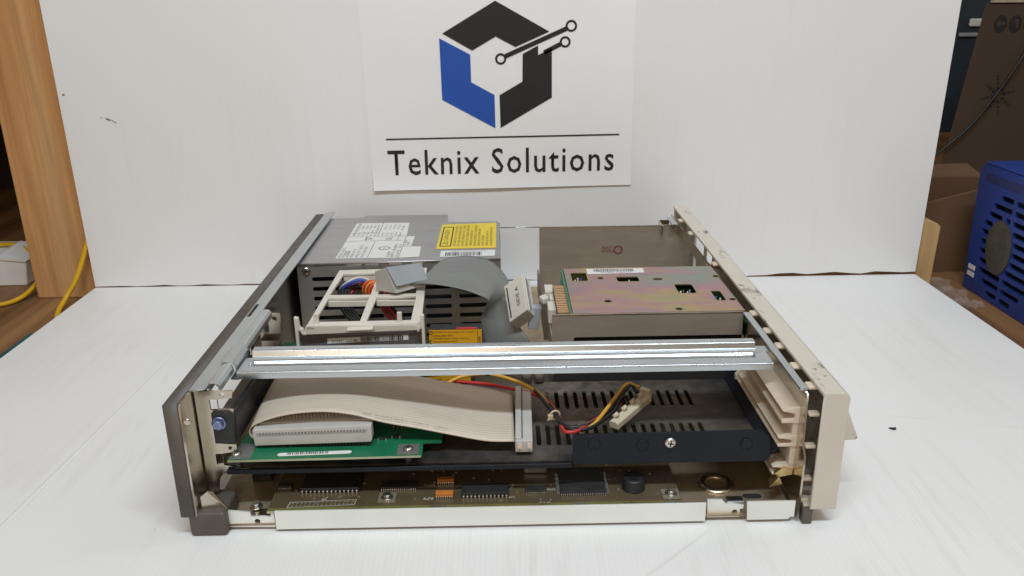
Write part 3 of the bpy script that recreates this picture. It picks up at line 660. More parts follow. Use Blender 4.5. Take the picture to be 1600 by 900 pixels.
# ================================================================== GREEN INTERFACE BOARD
gb = thing('interface_board', (-0.12, 0.08, 0.0425), 'bright green circuit board with ribbon socket on the black tray', 'circuit board')
ZG = 0.0520
plate('board', M_PCB, gb, [(-0.1950,0.0155),(-0.0600,0.0175),(-0.0592,0.0195),(-0.0600,0.0345),(-0.0585,0.0362),(-0.0470,0.0362),(-0.0465,0.0385),(-0.0480,0.1150),(-0.1860,0.1150)], [circ(-0.1905,0.0335,0.0016), circ(-0.1880,0.0172,0.0016)], 0.0016, (0,0,ZG-0.0008), X, Y)
plate('board_edge', M_PCBEDGE, gb, [(-0.1950,0.0150),(-0.0600,0.0170),(-0.0600,0.0174),(-0.1950,0.0154)], [], 0.0014, (0,0,ZG-0.0008), X, Y)
b = MB(); b.prism([(-0.1940,0.0165,ZG+0.0001),(-0.1790,0.0170,ZG+0.0001),(-0.1800,0.0330,ZG+0.0001),(-0.1850,0.0380,ZG+0.0001),(-0.1915,0.0380,ZG+0.0001)], (0,0,0.0002)); b.build('ground_pad', mat('grey_pad',(0.22,0.22,0.21),0.45,0.4), gb)
b = MB(); b.prism([(-0.0770,0.0185,ZG+0.0001),(-0.0615,0.0188,ZG+0.0001),(-0.0625,0.0330,ZG+0.0001),(-0.0775,0.0328,ZG+0.0001)], (0,0,0.0002)); b.build('ground_pad', MATS['grey_pad'], gb)
screw(gb, (-0.1905,0.0225,ZG+0.0003), Z, 0.0036, 0.0024); screw(gb, (-0.0696,0.0251,ZG+0.0003), Z, 0.0036, 0.0024)
for px, py in ((-0.1905,0.0225),(-0.0696,0.0251),(-0.18,0.10),(-0.06,0.10)):
    b = MB(); b.lathe((px,py,ZT+0.0002), Z, [(0.0030,0),(0.0030,ZG-0.0018-ZT)], 12); b.build('standoff', M_BLACK, gb)
b = MB(); b.prism([(x_, y_, ZG+0.0001) for x_, y_ in [(a_*math.cos(0.02)-0.1355, 0.0225+c_+a_*0.04) for a_, c_ in rr(0,0,0.052,0.0042)]], (0,0,0.0002)); sl = b.build('barcode_strip', M_LABEL, gb)
barcode(sl, (-0.1550,0.0208,ZG+0.00035), (1,0.04,0), (0,1,0), 0.030, 0.0028, n=22)
b = MB()
for k in range(4): b.tube([(-0.0835+k*0.0030,0.0540,ZG),(-0.0828+k*0.0030,0.0545,ZG+0.0075)], 0.0004, 6)
b.build('header_pins', M_GOLD, gb, kind='stuff')
for px, py in ((-0.0900,0.0405),(-0.0805,0.0440)):
    b = MB(); b.box(px-0.0022,px+0.0022,py-0.0012,py+0.0012,ZG+0.0001,ZG+0.0014); c = b.build('chip_resistor', M_CHIP, gb, 0.0002)
    b = MB(); b.box(px-0.0032,px-0.0023,py-0.0012,py+0.0012,ZG+0.0001,ZG+0.0012); b.box(px+0.0023,px+0.0032,py-0.0012,py+0.0012,ZG+0.0001,ZG+0.0012); b.build('solder_ends', M_SOLDER, c)
b = MB()
for k in range(34):
    b.box(-0.1745+k*0.0023,-0.1737+k*0.0023,0.0318,0.0332,ZG+0.0002,ZG+0.0030)
b.build('socket_pins', M_CHIP, gb, kind='stuff')

# ================================================================== WHITE RIBBON CABLE
rc = thing('ribbon_cable', (-0.09, 0.06, 0.052), 'wide white flat ribbon cable arching over the green board', 'ribbon cable')
FARZ = {-0.158:0.0715,-0.132:0.0722,-0.109:0.0722,-0.087:0.0702,-0.064:0.0655,-0.042:0.0605,-0.0145:0.0552,0.0062:0.0520}
def wz(x):   # crown height of the arch along x
    K = [(-0.1835,0.062),(-0.176,0.0715),(-0.158,0.0765),(-0.132,0.0790),(-0.109,0.0762),(-0.087,0.0695),(-0.064,0.0645),(-0.042,0.0592),(-0.0145,0.0530),(0.0060,0.0520)]
    for (a, za), (c, zc) in zip(K, K[1:]):
        if a <= x <= c: return za+(zc-za)*(x-a)/(c-a)
    return K[0][1] if x < K[0][0] else K[-1][1]
st = [((-0.1700,0.0360,0.0560),(-0.1690,0.0960,0.0600)), ((-0.1800,0.0355,0.0565),(-0.1800,0.0980,0.0615)), ((-0.1838,0.0352,0.0620),(-0.1850,0.1120,0.0630)), ((-0.1790,0.0350,0.0690),(-0.1820,0.1130,0.0690))]
for x in (-0.158,-0.132,-0.109,-0.087,-0.064,-0.042,-0.0145,0.0062):
    far = FARZ[x]
    st.append(((x,0.0340,wz(x)),(x-0.001,0.1140,far)))
def wbow(s, t): return Vector((0,0,0.0012*math.sin(math.pi*t)))
ribbon('flat_cable', M_RIBW, rc, st, 6, 14, 0.0007, wbow)
ribbon('flat_cable', M_RIBB, rc, [((-0.1700,0.0420,0.0665),(-0.1040,0.0420,0.0680)), ((-0.1715,0.0480,0.0715),(-0.1075,0.0480,0.0725)), ((-0.1760,0.0700,0.0675),(-0.1150,0.0700,0.0685)), ((-0.1780,0.0900,0.0650),(-0.1250,0.0900,0.0660))], 5, 20, 0.0009)
b = MB(); b.prism([(-0.1795,0.0300,0.0545),(-0.0965,0.0300,0.0560),(-0.0955,0.0300,0.0585),(-0.0955,0.0300,0.0690),(-0.0990,0.0300,0.0695),(-0.1800,0.0300,0.0672)], (0,0.0085,0)); plug = b.build('plug', M_GREYC, rc, 0.0006)
b = MB(); b.prism([(-0.1785,0.0386,0.0560),(-0.0975,0.0386,0.0575),(-0.0970,0.0386,0.0700),(-0.1775,0.0386,0.0682)], (0,0.0050,0)); b.build('strain_relief', M_GREYC, plug, 0.0006)
b = MB(); b.prism([(-0.1770,0.0292,0.0640),(-0.0990,0.0292,0.0656),(-0.0990,0.0292,0.0662),(-0.1770,0.0292,0.0646)], (0,0.0010,0)); b.build('groove', M_INKG, plug)
b = MB()
for k in range(34): b.box(-0.1760+k*0.0023,-0.1752+k*0.0023,0.0290,0.0296,0.0643+k*0.000045,0.0648+k*0.000045)
b.build('contacts', M_SOLDER, plug, kind='stuff')
# right-hand socket, lying along the depth of the case
o0, o1 = V(0.0128,0.0300,0.0500), V(0.0146,0.1130,0.0520); d = o1-o0
b = MB(); b.obox((o0+o1)/2, d, (0.0125,0,0.0), (0,-0.0008,0.0100)); sk = b.build('socket', M_GREYC, rc, 0.0008)
b = MB(); b.obox((o0+o1)/2+V(-0.0040,0,0.0052), d*0.96, (0.0045,0,0), (0,-0.0002,0.0022)); b.build('strain_relief', M_GREYC, sk, 0.0005)
b = MB(); b.obox((o0+o1)/2+V(-0.0012,0,0.0053), d*0.92, (0.0005,0,0), (0,0,0.0010)); b.build('groove', M_INK, sk)
b = MB(); b.obox(o0+V(-0.003,-0.0004,0.001), (0.003,0,0), (0,0.0012,0), (0,0,0.004)); b.obox(o0+V(0.004,-0.0004,0.001), (0.003,0,0), (0,0.0012,0), (0,0,0.004)); b.build('key_slot', M_BEIGE, sk)
text('SPL AWM 2651  VW-1  105C', (-0.1020,0.0358,0.0762), (0.0830,0,-0.0195), (0,1,0), rc, M_INKG, w=0.062, h=0.0016)

# ================================================================== POWER CABLE
pc = thing('power_cable', (0.04, 0.07, 0.0422), 'black, yellow and red wires tied together ending in white four-pin plug', 'cable')
paths = {
 'black': [(-0.0800,0.1330,0.0590),(-0.0475,0.1363,0.0600),(-0.0154,0.1338,0.0600),(0.0057,0.1244,0.0595),(0.0209,0.1086,0.0580),(0.0301,0.0861,0.0570),(0.0365,0.0680,0.0565),(0.0405,0.0530,0.0560),(0.0480,0.0460,0.0560),(0.0620,0.0500,0.0560),(0.0800,0.0700,0.0580),(0.0960,0.0930,0.0640),(0.1000,0.0980,0.0640),(0.1030,0.0900,0.0610)],
 'yellow': [(-0.0516,0.1173,0.0560),(-0.0365,0.1286,0.0585),(-0.0154,0.1313,0.0595),(0.0057,0.1209,0.0590),(0.0257,0.1005,0.0575),(0.0350,0.0745,0.0560),(0.0425,0.0520,0.0545),(0.0560,0.0440,0.0545),(0.0680,0.0545,0.0565),(0.0850,0.0810,0.0620),(0.0960,0.0960,0.0655),(0.1060,0.0970,0.0620)],
 'red': [(-0.0472,0.1291,0.0550),(-0.0153,0.1196,0.0560),(0.0070,0.1095,0.0560),(0.0281,0.0974,0.0550),(0.0384,0.0757,0.0545),(0.0418,0.0455,0.0550),(0.0460,0.0400,0.0555),(0.0540,0.0430,0.0555),(0.0751,0.0661,0.0560),(0.0900,0.0820,0.0570)]}
for k, p in paths.items():
    b = MB(); b.tube(crom(p, 8), 0.00145, 8); b.build('wire', W[k], pc, label=k + ' wire of the power cable')
p2 = [Vector(q)+Vector((0.002,-0.003,-0.0005)) for q in paths['black']]; p2[-1] = Vector((0.0960,0.0790,0.0580)); p2[-2] = Vector((0.0930,0.0840,0.0610)); p2[-3] = Vector((0.0880,0.0790,0.0600))
b = MB(); b.tube(crom(p2, 8), 0.00145, 8); b.build('wire', W['black'], pc, label='second black wire of the power cable')
# four-pin plug: body with chamfered corners and stepped rim
a0, a1 = V(0.0800,0.0525,0.0535), V(0.1110,0.0880,0.0585); ax = (a1-a0); L = ax.length; axn = ax.normalized()
nrm = Vector((0,0,1)); side = axn.cross(nrm).normalized(); nrm = side.cross(axn)
b = MB()
poly = []
for px, pz in ((-0.0040,-0.0030),(0.0040,-0.0030),(0.0040,0.0018),(0.0026,0.0030),(-0.0026,0.0030),(-0.0040,0.0018)): poly.append(a0+side*px+nrm*pz)
b.prism(poly, ax); pb = b.build('plug', M_MOLEX, pc, 0.0005)
for k in range(4):
    c_ = a0+axn*L*(0.14+0.24*k)+nrm*0.0034-side*0.0030
    b = MB(); b.lathe(c_+side*0.002, -side+nrm*0.9, [(0.0025,0),(0.0025,0.0032),(0.0015,0.0032)], 10); b.build('pin_barrel', M_MOLEX, pb)
b = MB(); b.obox(a1+axn*0.0005-side*0.002+nrm*0.003, axn*0.004, side*0.009, nrm*0.006); b.build('rim', M_MOLEX, pb, 0.0005)
b = MB(); c_ = V(0.0372,0.0650,0.0560); rg = []
for k in range(17):
    a_ = 2*math.pi*k/16; rg.append(c_+Vector((math.cos(a_)*0.0036, math.cos(a_)*0.0009, math.sin(a_)*0.0036)))
b.tube(rg, 0.0009, 6, False); b.obox(c_+V(-0.0034,-0.0012,-0.0008), (0.0040,0,0), (0,0.0034,0), (0,0,0.0036)); b.obox(c_+V(-0.0046,-0.0035,-0.0020), (0.0030,0.001,0), (0,0.0036,-0.002), (0,0,0.0014))
b.build('cable_tie', M_TIE, pc, 0.0003)

# ================================================================== POWER SUPPLY
ps = thing('power_supply', (-0.106, 0.40, 0.0058), 'grey steel power supply box with white spec label and yellow danger sticker', 'power supply')
FO = V(-0.2092,0.3115,0); FD = V(0.2066,0.0098,0); FX = FD.normalized(); FL = FD.length
rows = [0.0830-0.0106*k for k in range(7)]
holes = []
for xa, xb_ in ((0.0140,0.0460),(0.0520,0.0850),(0.0910,0.1230),(0.1275,0.1555),(0.1630,0.1955)):
    for zz in rows: holes.append(rr((xa+xb_)/2, zz-0.0020*(xa > 0.12), xb_-xa, 0.0046))
plate('front_grille', M_PSUF, ps, [(0,0.0060),(FL,0.0060),(FL,0.0985),(0,0.0985)], holes, 0.0012, FO, FX, Z)
plate('top_cover', M_PSU, ps, [(-0.2096,0.3110),(-0.0026,0.3208),(-0.0050,0.4635),(-0.0655,0.4635),(-0.0665,0.4975),(-0.0690,0.4995),(-0.1684,0.4995),(-0.1680,0.4895),(-0.2096,0.4895)], [circ(-0.0330,0.4600,0.0016)], 0.0012, (0,0,0.0994), X, Y, bev=0.0004)
b = MB(); b.tube([FO+V(0.0,-0.0008,0.0990), FO+FX*FL+V(0,-0.0008,0.0990)], 0.0013, 10); b.build('top_hem', M_PSU, ps)
b = MB(); b.box(-0.2090,-0.2078,0.3130,0.4890,0.0060,0.0985); b.box(-0.0040,-0.0028,0.3225,0.4630,0.0060,0.0985); b.box(-0.2075,-0.0045,0.4600,0.4612,0.0060,0.0985); b.box(-0.1680,-0.0670,0.4620,0.4985,0.0060,0.0980); b.build('side_walls', M_PSUF, ps)
b = MB(); b.box(-0.2070,-0.0045,0.3350,0.3370,0.0062,0.0975); b.build('inner_baffle', M_DARK, ps)
b = MB(); b.box(-0.190,-0.150,0.3260,0.3340,0.0062,0.06); b.build('inner_block', M_CHIP, ps)
screw(ps, (-0.2000,0.3108,0.0930), (0,-1,0), 0.0044, 0.0028)
for xx, w_ in ((0.058,0.016),(0.076,0.014),(0.100,0.014),(0.122,0.012)):
    b = MB(); p_ = FO+FX*xx; b.obox(p_+V(0,-0.0014,0.0925), FX*w_, (0,0.0012,0), (0,0,0.0110)); b.build('cover_tab', M_PSUF, ps, 0.0003)
ZL = 0.1002
def sticker(name, pts, m, z=ZL): 
    b = MB(); b.prism([(x_,y_,z) for x_,y_ in pts], (0,0,0.00015)); return b.build(name, m, ps)
sp = sticker('spec_label', [(-0.1726,0.3262),(-0.1079,0.3256),(-0.0865,0.3281),(-0.0877,0.3645),(-0.0985,0.3650),(-0.0980,0.4045),(-0.1075,0.4050),(-0.1098,0.4622),(-0.1720,0.4630)], M_LABEL)
ZI = ZL+0.0002
def rule(x0, y0, x1, y1, w=0.0005):
    p, q_ = V(x0,y0,ZI), V(x1,y1,ZI); d_ = (q_-p).normalized(); n_ = V(-d_.y,d_.x,0)*w/2
    b = MB(); b.prism([p-n_,q_-n_,q_+n_,p+n_], (0,0,0.00005)); return b.build('label_rule', M_INK, sp)
for a_ in ((-0.1400,0.4080,-0.1405,0.462),(-0.1725,0.4050,-0.1085,0.4060),(-0.1722,0.3880,-0.1090,0.3890),(-0.1400,0.3265,-0.1400,0.3885),(-0.1165,0.3880,-0.1160,0.4055),(-0.1079,0.3256,-0.1075,0.4050),(-0.1075,0.3655,-0.0985,0.3655),(-0.1722,0.4200,-0.1400,0.4205,)): rule(*a_)
def ptext(s, x, y, w, h, m=None, par=None): return text(s, (x,y,ZI), (0,1,0), (-1,0,0), par or sp, m or M_INK, w=w, h=h)
ptext('MODEL AC/DC', -0.1675, 0.329, 0.036, 0.0036, M_INKG); ptext('22000', -0.1605, 0.3285, 0.024, 0.0062)
ptext('MODEL NO. 04', -0.1555, 0.3285, 0.030, 0.0034, M_INKG); ptext('0950-2177  REV D', -0.1500, 0.3285, 0.045, 0.0034, M_INKG); ptext('DATE CODE 9224', -0.1445, 0.3285, 0.038, 0.0034, M_INKG)
ptext('INPUT 100-240V~', -0.1135, 0.3290, 0.048, 0.0034); ptext('47-66 Hz   5.0 A', -0.1090+0.0, 0.3290, 0.045, 0.0032)
ptext('AC INPUT', -0.1180, 0.329, 0.020, 0.003)
ptext('OUTPUT VOLTAGE  MAX LOAD', -0.1655, 0.408, 0.052, 0.0034)
for k, s in enumerate(('+5V     20A','+12V    4.2A','-12V    0.6A','+3.3V   8A','COM')): ptext(s, -0.1605+k*0.0045, 0.408, 0.044, 0.0026, M_INKG)
for k, s in enumerate(('V1   +5.1','V2   +12.1','V3   -12.0','V4   +3.3','P.G.')): ptext(s, -0.1340+k*0.0050, 0.408, 0.046, 0.0026, M_INKG)
plate('warning_triangle', M_INK, sp, [(-0.1520,0.3900),(-0.1440,0.3965),(-0.1520,0.4030)], [[(-0.1508,0.3922),(-0.1458,0.3965),(-0.1508,0.4008)]], 0.00005, (0,0,ZI), X, Y)
plate('approval_mark', M_INK, sp, circ(-0.1265,0.3600,0.0062,24), [circ(-0.1265,0.3600,0.0052,24)], 0.00005, (0,0,ZI), X, Y)
ptext('TUV', -0.1245, 0.3575, 0.005, 0.0035); ptext('UL', -0.1225, 0.3915, 0.011, 0.0075)
ptext('VDE', -0.1010, 0.3700, 0.012, 0.0030, M_INKG); ptext('ID 4402', -0.1045, 0.3690, 0.020, 0.0026, M_INKG)
dg_ = sticker('danger_sticker', [(-0.0712,0.3543),(-0.0073,0.3554),(-0.0072,0.4560),(-0.0705,0.4513)], M_YELLOW)
plate('border', M_INK, dg_, [(-0.0682,0.3625),(-0.0555,0.3625),(-0.0558,0.4405),(-0.0680,0.4400)], [[(-0.0668,0.3650),(-0.0569,0.3650),(-0.0572,0.4380),(-0.0666,0.4375)]], 0.00005, (0,0,ZI), X, Y)
ptext('DANGER', -0.0598, 0.3860, 0.042, 0.0052, None, dg_)
plate('warning_triangle', M_INK, dg_, [(-0.0595,0.3690),(-0.0655,0.3750),(-0.0595,0.3815)], [[(-0.0602,0.3710),(-0.0640,0.3750),(-0.0602,0.3792)]], 0.00005, (0,0,ZI), X, Y)
for k, s in enumerate(('HAZARDOUS VOLTAGE INSIDE','NO USER SERVICEABLE PARTS','DO NOT REMOVE THIS COVER','SERVICE BY TRAINED PERSON','TENSION DANGEREUSE','NE PAS OUVRIR LE COUVERCLE','GEFAHRLICHE SPANNUNG','NICHT OFFNEN','SERVICE NUR DURCH','AUSGEBILDETES PERSONAL')):
    ptext(s, -0.0510+k*0.0044, 0.3630, min(0.082, 0.0034*len(s)), 0.0028, M_INK, dg_)
bs = sticker('barcode_sticker', [(-0.0653,0.3262),(-0.0085,0.3272),(-0.0079,0.3485),(-0.0653,0.3470)], M_LABEL)
barcode(bs, (-0.0600,0.3290,ZI), X, Y, 0.040, 0.0120, M_INK, 26, 5)
text('5A7C00080G1L35A', (-0.0180,0.3460,ZI), (-1,0,0), (0,-1,0), bs, M_INKG, w=0.036, h=0.0030)

# ================================================================== BEIGE BRACKET
bk = thing('mounting_bracket', (-0.12, 0.23, 0.08), 'cream plastic four-window mounting bracket in front of the power supply', 'bracket')
ZK = 0.0950
wins = [[(-0.1592,0.2935),(-0.1240,0.2940),(-0.1232,0.2310),(-0.1606,0.2318)], [(-0.1164,0.2940),(-0.0840,0.2950),(-0.0815,0.2330),(-0.1162,0.2310)],
        [(-0.1610,0.2246),(-0.1235,0.2250),(-0.1228,0.1660),(-0.1608,0.1655)], [(-0.1168,0.2240),(-0.0804,0.2269),(-0.0795,0.1665),(-0.1168,0.1660)]]
plate('frame', M_CREAM, bk, [(-0.1651,0.3040),(-0.0769,0.3080),(-0.0700,0.1590),(-0.1662,0.1560)], wins, 0.0034, (0,0,ZK-0.0017), X, Y, bev=0.0005)
for q_ in ((-0.1610,-0.1235,0.2225,0.2250),(-0.1168,-0.0804,0.2225,0.2250),(-0.1592,-0.1240,0.2940,0.2965)):
    b = MB(); b.box(*q_,0.0865,ZK-0.0034); b.build('stiffening_rib', M_CREAM, bk, 0.0003)
b = MB(); b.prism([(-0.1700,0.1560,0.0870),(-0.0705,0.1585,0.0885),(-0.0705,0.1585,0.0935),(-0.1668,0.1560,0.0948)], (0,0.0030,0)); b.build('front_wall', M_CREAM, bk, 0.0005)
b = MB(); b.obox((-0.1208,0.1530,0.0930), (0.0220,0.0006,0.0004), (0,0.0060,0), (0,0,0.0022)); b.build('grip', M_CREAM, bk, 0.0009, 3)
for xx in (-0.1588,-0.0885):
    b = MB(); b.obox((xx,0.1630,0.0990), (0.0040,0,0), (0,0.0034,0), (0,0,0.0090)); b.build('peg', M_CREAM, bk, 0.0005)
def ear(pts): 
    b = MB(); b.prism([(x_,0.1555,z_) for x_,z_ in pts], (0,0.0045,0)); return b.build('latch_ear', M_CREAM, bk, 0.0005)
ear([(-0.1760,0.0760),(-0.1735,0.0760),(-0.1732,0.0905),(-0.1718,0.0905),(-0.1708,0.0880),(-0.1690,0.0868),(-0.1668,0.0868),(-0.1668,0.0890),(-0.1688,0.0892),(-0.1695,0.0920),(-0.1718,0.0935),(-0.1726,0.1020),(-0.1760,0.1030)])
ear([(-0.0672,0.0750),(-0.0697,0.0750),(-0.0697,0.0915),(-0.0712,0.0900),(-0.0720,0.0882),(-0.0735,0.0882),(-0.0735,0.0902),(-0.0722,0.0925),(-0.0704,0.0945),(-0.0700,0.1030),(-0.0672,0.1030)])
# drive module under it
dm = thing('disk_module', (-0.125, 0.21, 0.063), 'dark grey drive module with white barcode strip below cream bracket', 'disk drive')
b = MB(); b.box(-0.1730,-0.0725,0.1620,0.1780,0.0690,0.0852); b.build('housing', mat('module_grey',(0.15,0.14,0.135),0.5,0.2), dm, 0.0010)
b = MB(); b.box(-0.1720,-0.0735,0.1600,0.1760,0.0630,0.0686); b.build('base_plate', M_BLACK, dm, 0.0006)
b = MB(); b.prism([(-0.1512,0.1616,0.0762),(-0.0818,0.1616,0.0785),(-0.0818,0.1616,0.0832),(-0.1508,0.1616,0.0810)], (0,0.0003,0)); sb = b.build('barcode_strip', M_LABEL, dm)
barcode(sb, (-0.1225,0.1614,0.0775), (1,0,0.033), Z, 0.037, 0.0044, M_INK, 30, 9)
text('44 297 136019', (-0.1250,0.1613,0.0803), (-1,0,-0.033), (0,0,-1), sb, M_INKG, w=0.022, h=0.0026)
p = MB()
for k in range(40): p.box(-0.1690+k*0.0023,-0.1680+k*0.0023,0.1596,0.1600,0.0658,0.0668)
p.build('contacts', M_PAD, dm, kind='stuff')
# riser board below it
rb_ = thing('riser_board', (-0.10, 0.24, 0.058), 'dark green circuit board beneath the cream bracket and drive module', 'circuit board')
plate('board', pcb_mat('dark_green_pcb', (0.008,0.075,0.04), (0.02,0.12,0.07)), rb_, [(-0.2000,0.164),(-0.0190,0.164),(-0.0190,0.2040),(-0.2000,0.2040)], [circ(-0.1850,0.187,0.0016)], 0.0016, (0,0,0.0590), X, Y)
screw(rb_, (-0.1850,0.184,0.0598), Z, 0.0032, 0.0022)
b = MB(); b.box(-0.0880,-0.0760,0.200,0.212,0.0600,0.0650); b.build('chip', M_CHIP, rb_)
for xx in (-0.190,-0.030):
    b = MB(); b.lathe((xx,0.196,0.0170), Z, [(0.003,0),(0.003,0.0411)], 10); b.build('standoff', M_SCREW, rb_)
# battery with orange caution label
bt = thing('battery_block', (-0.047, 0.19, 0.0600), 'block with orange three-language caution label beside cream bracket', 'battery')
b = MB(); b.box(-0.0660,-0.0195,0.1800,0.1960,0.0602,0.0790); b.build('block', M_BLACK, bt, 0.0008)
b = MB(); b.prism([(-0.0660,0.1796,0.0520),(-0.0198,0.1796,0.0520),(-0.0198,0.1796,0.0795),(-0.0660,0.1796,0.0795)], (0,0.0003,0)); ol = b.build('caution_label', M_ORANGE, bt)
for k, s in enumerate(('CAUTION: Do not recharge, open, or expose','to heat above 100\u00b0C.','DANGER: Ne pas recharger, ouvrir ou','exposer \u00e0 plus de 100\u00b0C.','VORSICHT: Batterie nicht laden oder \u00f6ffnen,','zu Hitze \u00fcber 100\u00b0C aussetzen.')):
    text(s, (-0.0620,0.1793,0.0766-k*0.0030), X, Z, ol, M_INK, w=0.00088*len(s), h=0.0019)
text('LITHIUM', (-0.0636,0.1793,0.0535), (0,0,1), (-1,0,0), ol, M_INK, w=0.0165, h=0.0022)
text('0574478', (-0.0208,0.1793,0.0560), (0,0,1), (-1,0,0), ol, M_INK, w=0.0170, h=0.0017)
b = MB(); b.box(-0.0235,-0.0231,0.1793,0.1795,0.0520,0.0795); b.build('label_rule', M_INK, ol)
plate('approval_mark', M_INK, ol, circ(-0.0643,0.0770,0.0017), [circ(-0.0643,0.0770,0.0012)], 0.0001, (0,0.1794,0), X, Z)
b = MB(); b.box(-0.0420,-0.0240,0.1800,0.1830,0.0796,0.0806); b.build('red_tab', W['red'], bt, 0.0002)
b = MB(); b.prism([(-0.0760,0.1430,0.0430),(-0.0540,0.1430,0.0430),(-0.0540,0.1430,0.0480),(-0.0760,0.1430,0.0495)], (0,0.004,0)); b.build('lead_plug', M_CHIP, bt, 0.0005)
b = MB(); b.box(-0.0690,-0.0290,0.1480,0.1486,0.0430,0.0530); b.build('lower_label', M_ORANGE, bt)
b = MB(); b.box(-0.0700,-0.0280,0.1487,0.1700,0.0400,0.0555); b.build('lower_block', M_BLACK, bt, 0.0006)

# ================================================================== WIRE BUNDLE
wb = thing('wire_bundle', (-0.145, 0.29, 0.06), 'looped bundle of blue, red, black and white wires behind cream bracket', 'wires')
def loop(col, d, r=0.0016):
    c = V(-0.1400, 0.285, 0.072); P = []
    for x_, z_ in ((-0.1661,0.0630),(-0.1632,0.0785),(-0.1550,0.0880),(-0.1429,0.0920),(-0.1310,0.0900),(-0.1225,0.0830),(-0.1180,0.0720),(-0.1120,0.0620)):
        P.append(c+(V(x_,0.285,z_)-c)*(1-d)+V(0,0.010*(rnd.random()-0.3),0))
    b = MB(); b.tube(crom(P, 8), r, 8); b.build('wire', W[col], wb, label=col + ' wire of the looped bundle')
for k, col in enumerate(('white','blue','blue','violet','orange','brown','grey','black','black','red')): loop(col, 0.085*k*0.62)
for k, col in enumerate(('orange','red','yellow','red','orange','red','orange')):
    P = []
    for j in range(9):
        a_ = math.radians(225-j*33); r_ = 0.0098-0.0004*k
        P.append((-0.1292+k*0.0014+r_*math.cos(a_)*0.85, 0.2760-k*0.0016, 0.0835+r_*math.sin(a_)*0.95))
    b = MB(); b.tube(crom(P, 5), 0.0013, 8); b.build('wire', W[col], wb, label=col + ' wire coiled beside the blue loop')
for k in range(4):
    dx = k*0.0030
    P = [(-0.1600+dx,0.272,0.0850),(-0.1590+dx,0.266,0.0800),(-0.1566+dx,0.262,0.0700),(-0.1515+dx,0.260,0.0620),(-0.1420+dx,0.258,0.0540),(-0.1330+dx,0.258,0.0500)]
    b = MB(); b.tube(crom(P, 6), 0.0019, 8); b.build('wire', W['black'], wb, label='thick black wire running down to the board')
for k, col in enumerate(('red','brown','red','black')):
    dx = k*0.0034
    P = [(-0.1235+dx,0.272,0.0860),(-0.1213+dx,0.262,0.0820),(-0.1180+dx,0.258,0.0725),(-0.1121+dx,0.256,0.0640),(-0.1033+dx,0.254,0.0560)]
    b = MB(); b.tube(crom(P, 6), 0.0018, 8); b.build('wire', W[col], wb, label=col + ' thick wire running down to the board')

# ================================================================== GREY RIBBON CABLE
gc = thing('ribbon_cable', (-0.03, 0.25, 0.0600), 'grey flat ribbon cable humped over the power supply edge with two connectors', 'ribbon cable')
st = [((-0.1030,0.2330,0.0985),(-0.0745,0.2480,0.0985)), ((-0.0910,0.2350,0.1005),(-0.0715,0.2640,0.1005)), ((-0.0780,0.2350,0.1035),(-0.0668,0.2850,0.1040)), ((-0.0571,0.2320,0.1024),(-0.0546,0.2950,0.1085)), ((-0.0365,0.2300,0.0983),(-0.0325,0.3000,0.1088)), ((-0.0218,0.2280,0.0931),(-0.0134,0.2950,0.1052)),
      ((-0.0150,0.2290,0.0880),(-0.0008,0.2850,0.0966)), ((-0.0168,0.2320,0.0800),(0.0056,0.2700,0.0880)), ((-0.0205,0.2360,0.0700),(0.0047,0.2600,0.0780)), ((-0.0217,0.2380,0.0583),(0.0085,0.2500,0.0661)), ((-0.0196,0.2400,0.0443),(0.0166,0.2400,0.0535)), ((-0.0144,0.2400,0.0308),(0.0243,0.2350,0.0423)), ((-0.0086,0.2400,0.0180),(0.0266,0.2350,0.0200))]
ribbon('flat_cable', M_RIBG, gc, st, 8, 16, 0.0010)
# plug lying on the bracket
def hexa(name, P, m, parent, bev=0.0006):
    b = MB(); b.add(P, [(0,1,2,3),(7,6,5,4),(0,4,5,1),(1,5,6,2),(2,6,7,3),(3,7,4,0)]); return b.build(name, m, parent, bev)
B_, G_, E_, F_, A_, D_ = V(-0.1068,0.228,0.122), V(-0.098,0.224,0.1047), V(-0.0774,0.25,0.1186), V(-0.0712,0.246,0.1034), V(-0.1194,0.24,0.1145), V(-0.1187,0.237,0.0966)
G2 = G_+V(-0.0004,0,-0.0070)
pl = hexa('plug', [D_, G2, F_+V(0,0,-0.0050), D_+F_-G2+V(0,0,-0.004), A_, B_, E_, A_+E_-B_], M_GREYC, gc, 0.0008)
n_ = (E_-B_).cross(G_-B_).normalized(); n_ = n_ if n_.y < 0 else -n_
hexa('plug_cover', [G_+n_*0.0002, F_+n_*0.0002, F_+n_*0.0012, G_+n_*0.0012, B_+n_*0.0002, E_+n_*0.0002, E_+n_*0.0012, B_+n_*0.0012], M_GREYB, pl, 0.0003)
# free socket at the right end
RB, T_, LB, R3 = V(0.0217,0.222,0.0807), V(0.0170,0.236,0.1116), V(0.0050,0.230,0.0650), V(0.0297,0.232,0.0696)
e1, e2, e3 = T_-RB, LB-RB, R3-RB
hexa('socket', [RB, RB+e2, RB+e2+e3, RB+e3, RB+e1, RB+e1+e2, RB+e1+e2+e3, RB+e1+e3], mat('ivory_plastic',(0.80,0.77,0.71),0.45,0,0.04,40), gc, 0.0007)
so = gc.children[-1]
nn = e1.cross(e2).normalized(); nn = nn if nn.dot(e3) < 0 else -nn
text('SIDE A', RB+e1*0.26+e2*0.30+nn*0.0003, e1, e2, so, M_INK, w=0.0175, h=0.0040)
b = MB(); b.obox(RB+e1*0.5+e2*0.86+nn*0.0001, e1*0.82, e2*0.05, nn*0.0006); b.build('groove', M_INK, so)
ns = e1.cross(e3).normalized(); ns = ns if ns.dot(e2) < 0 else -ns
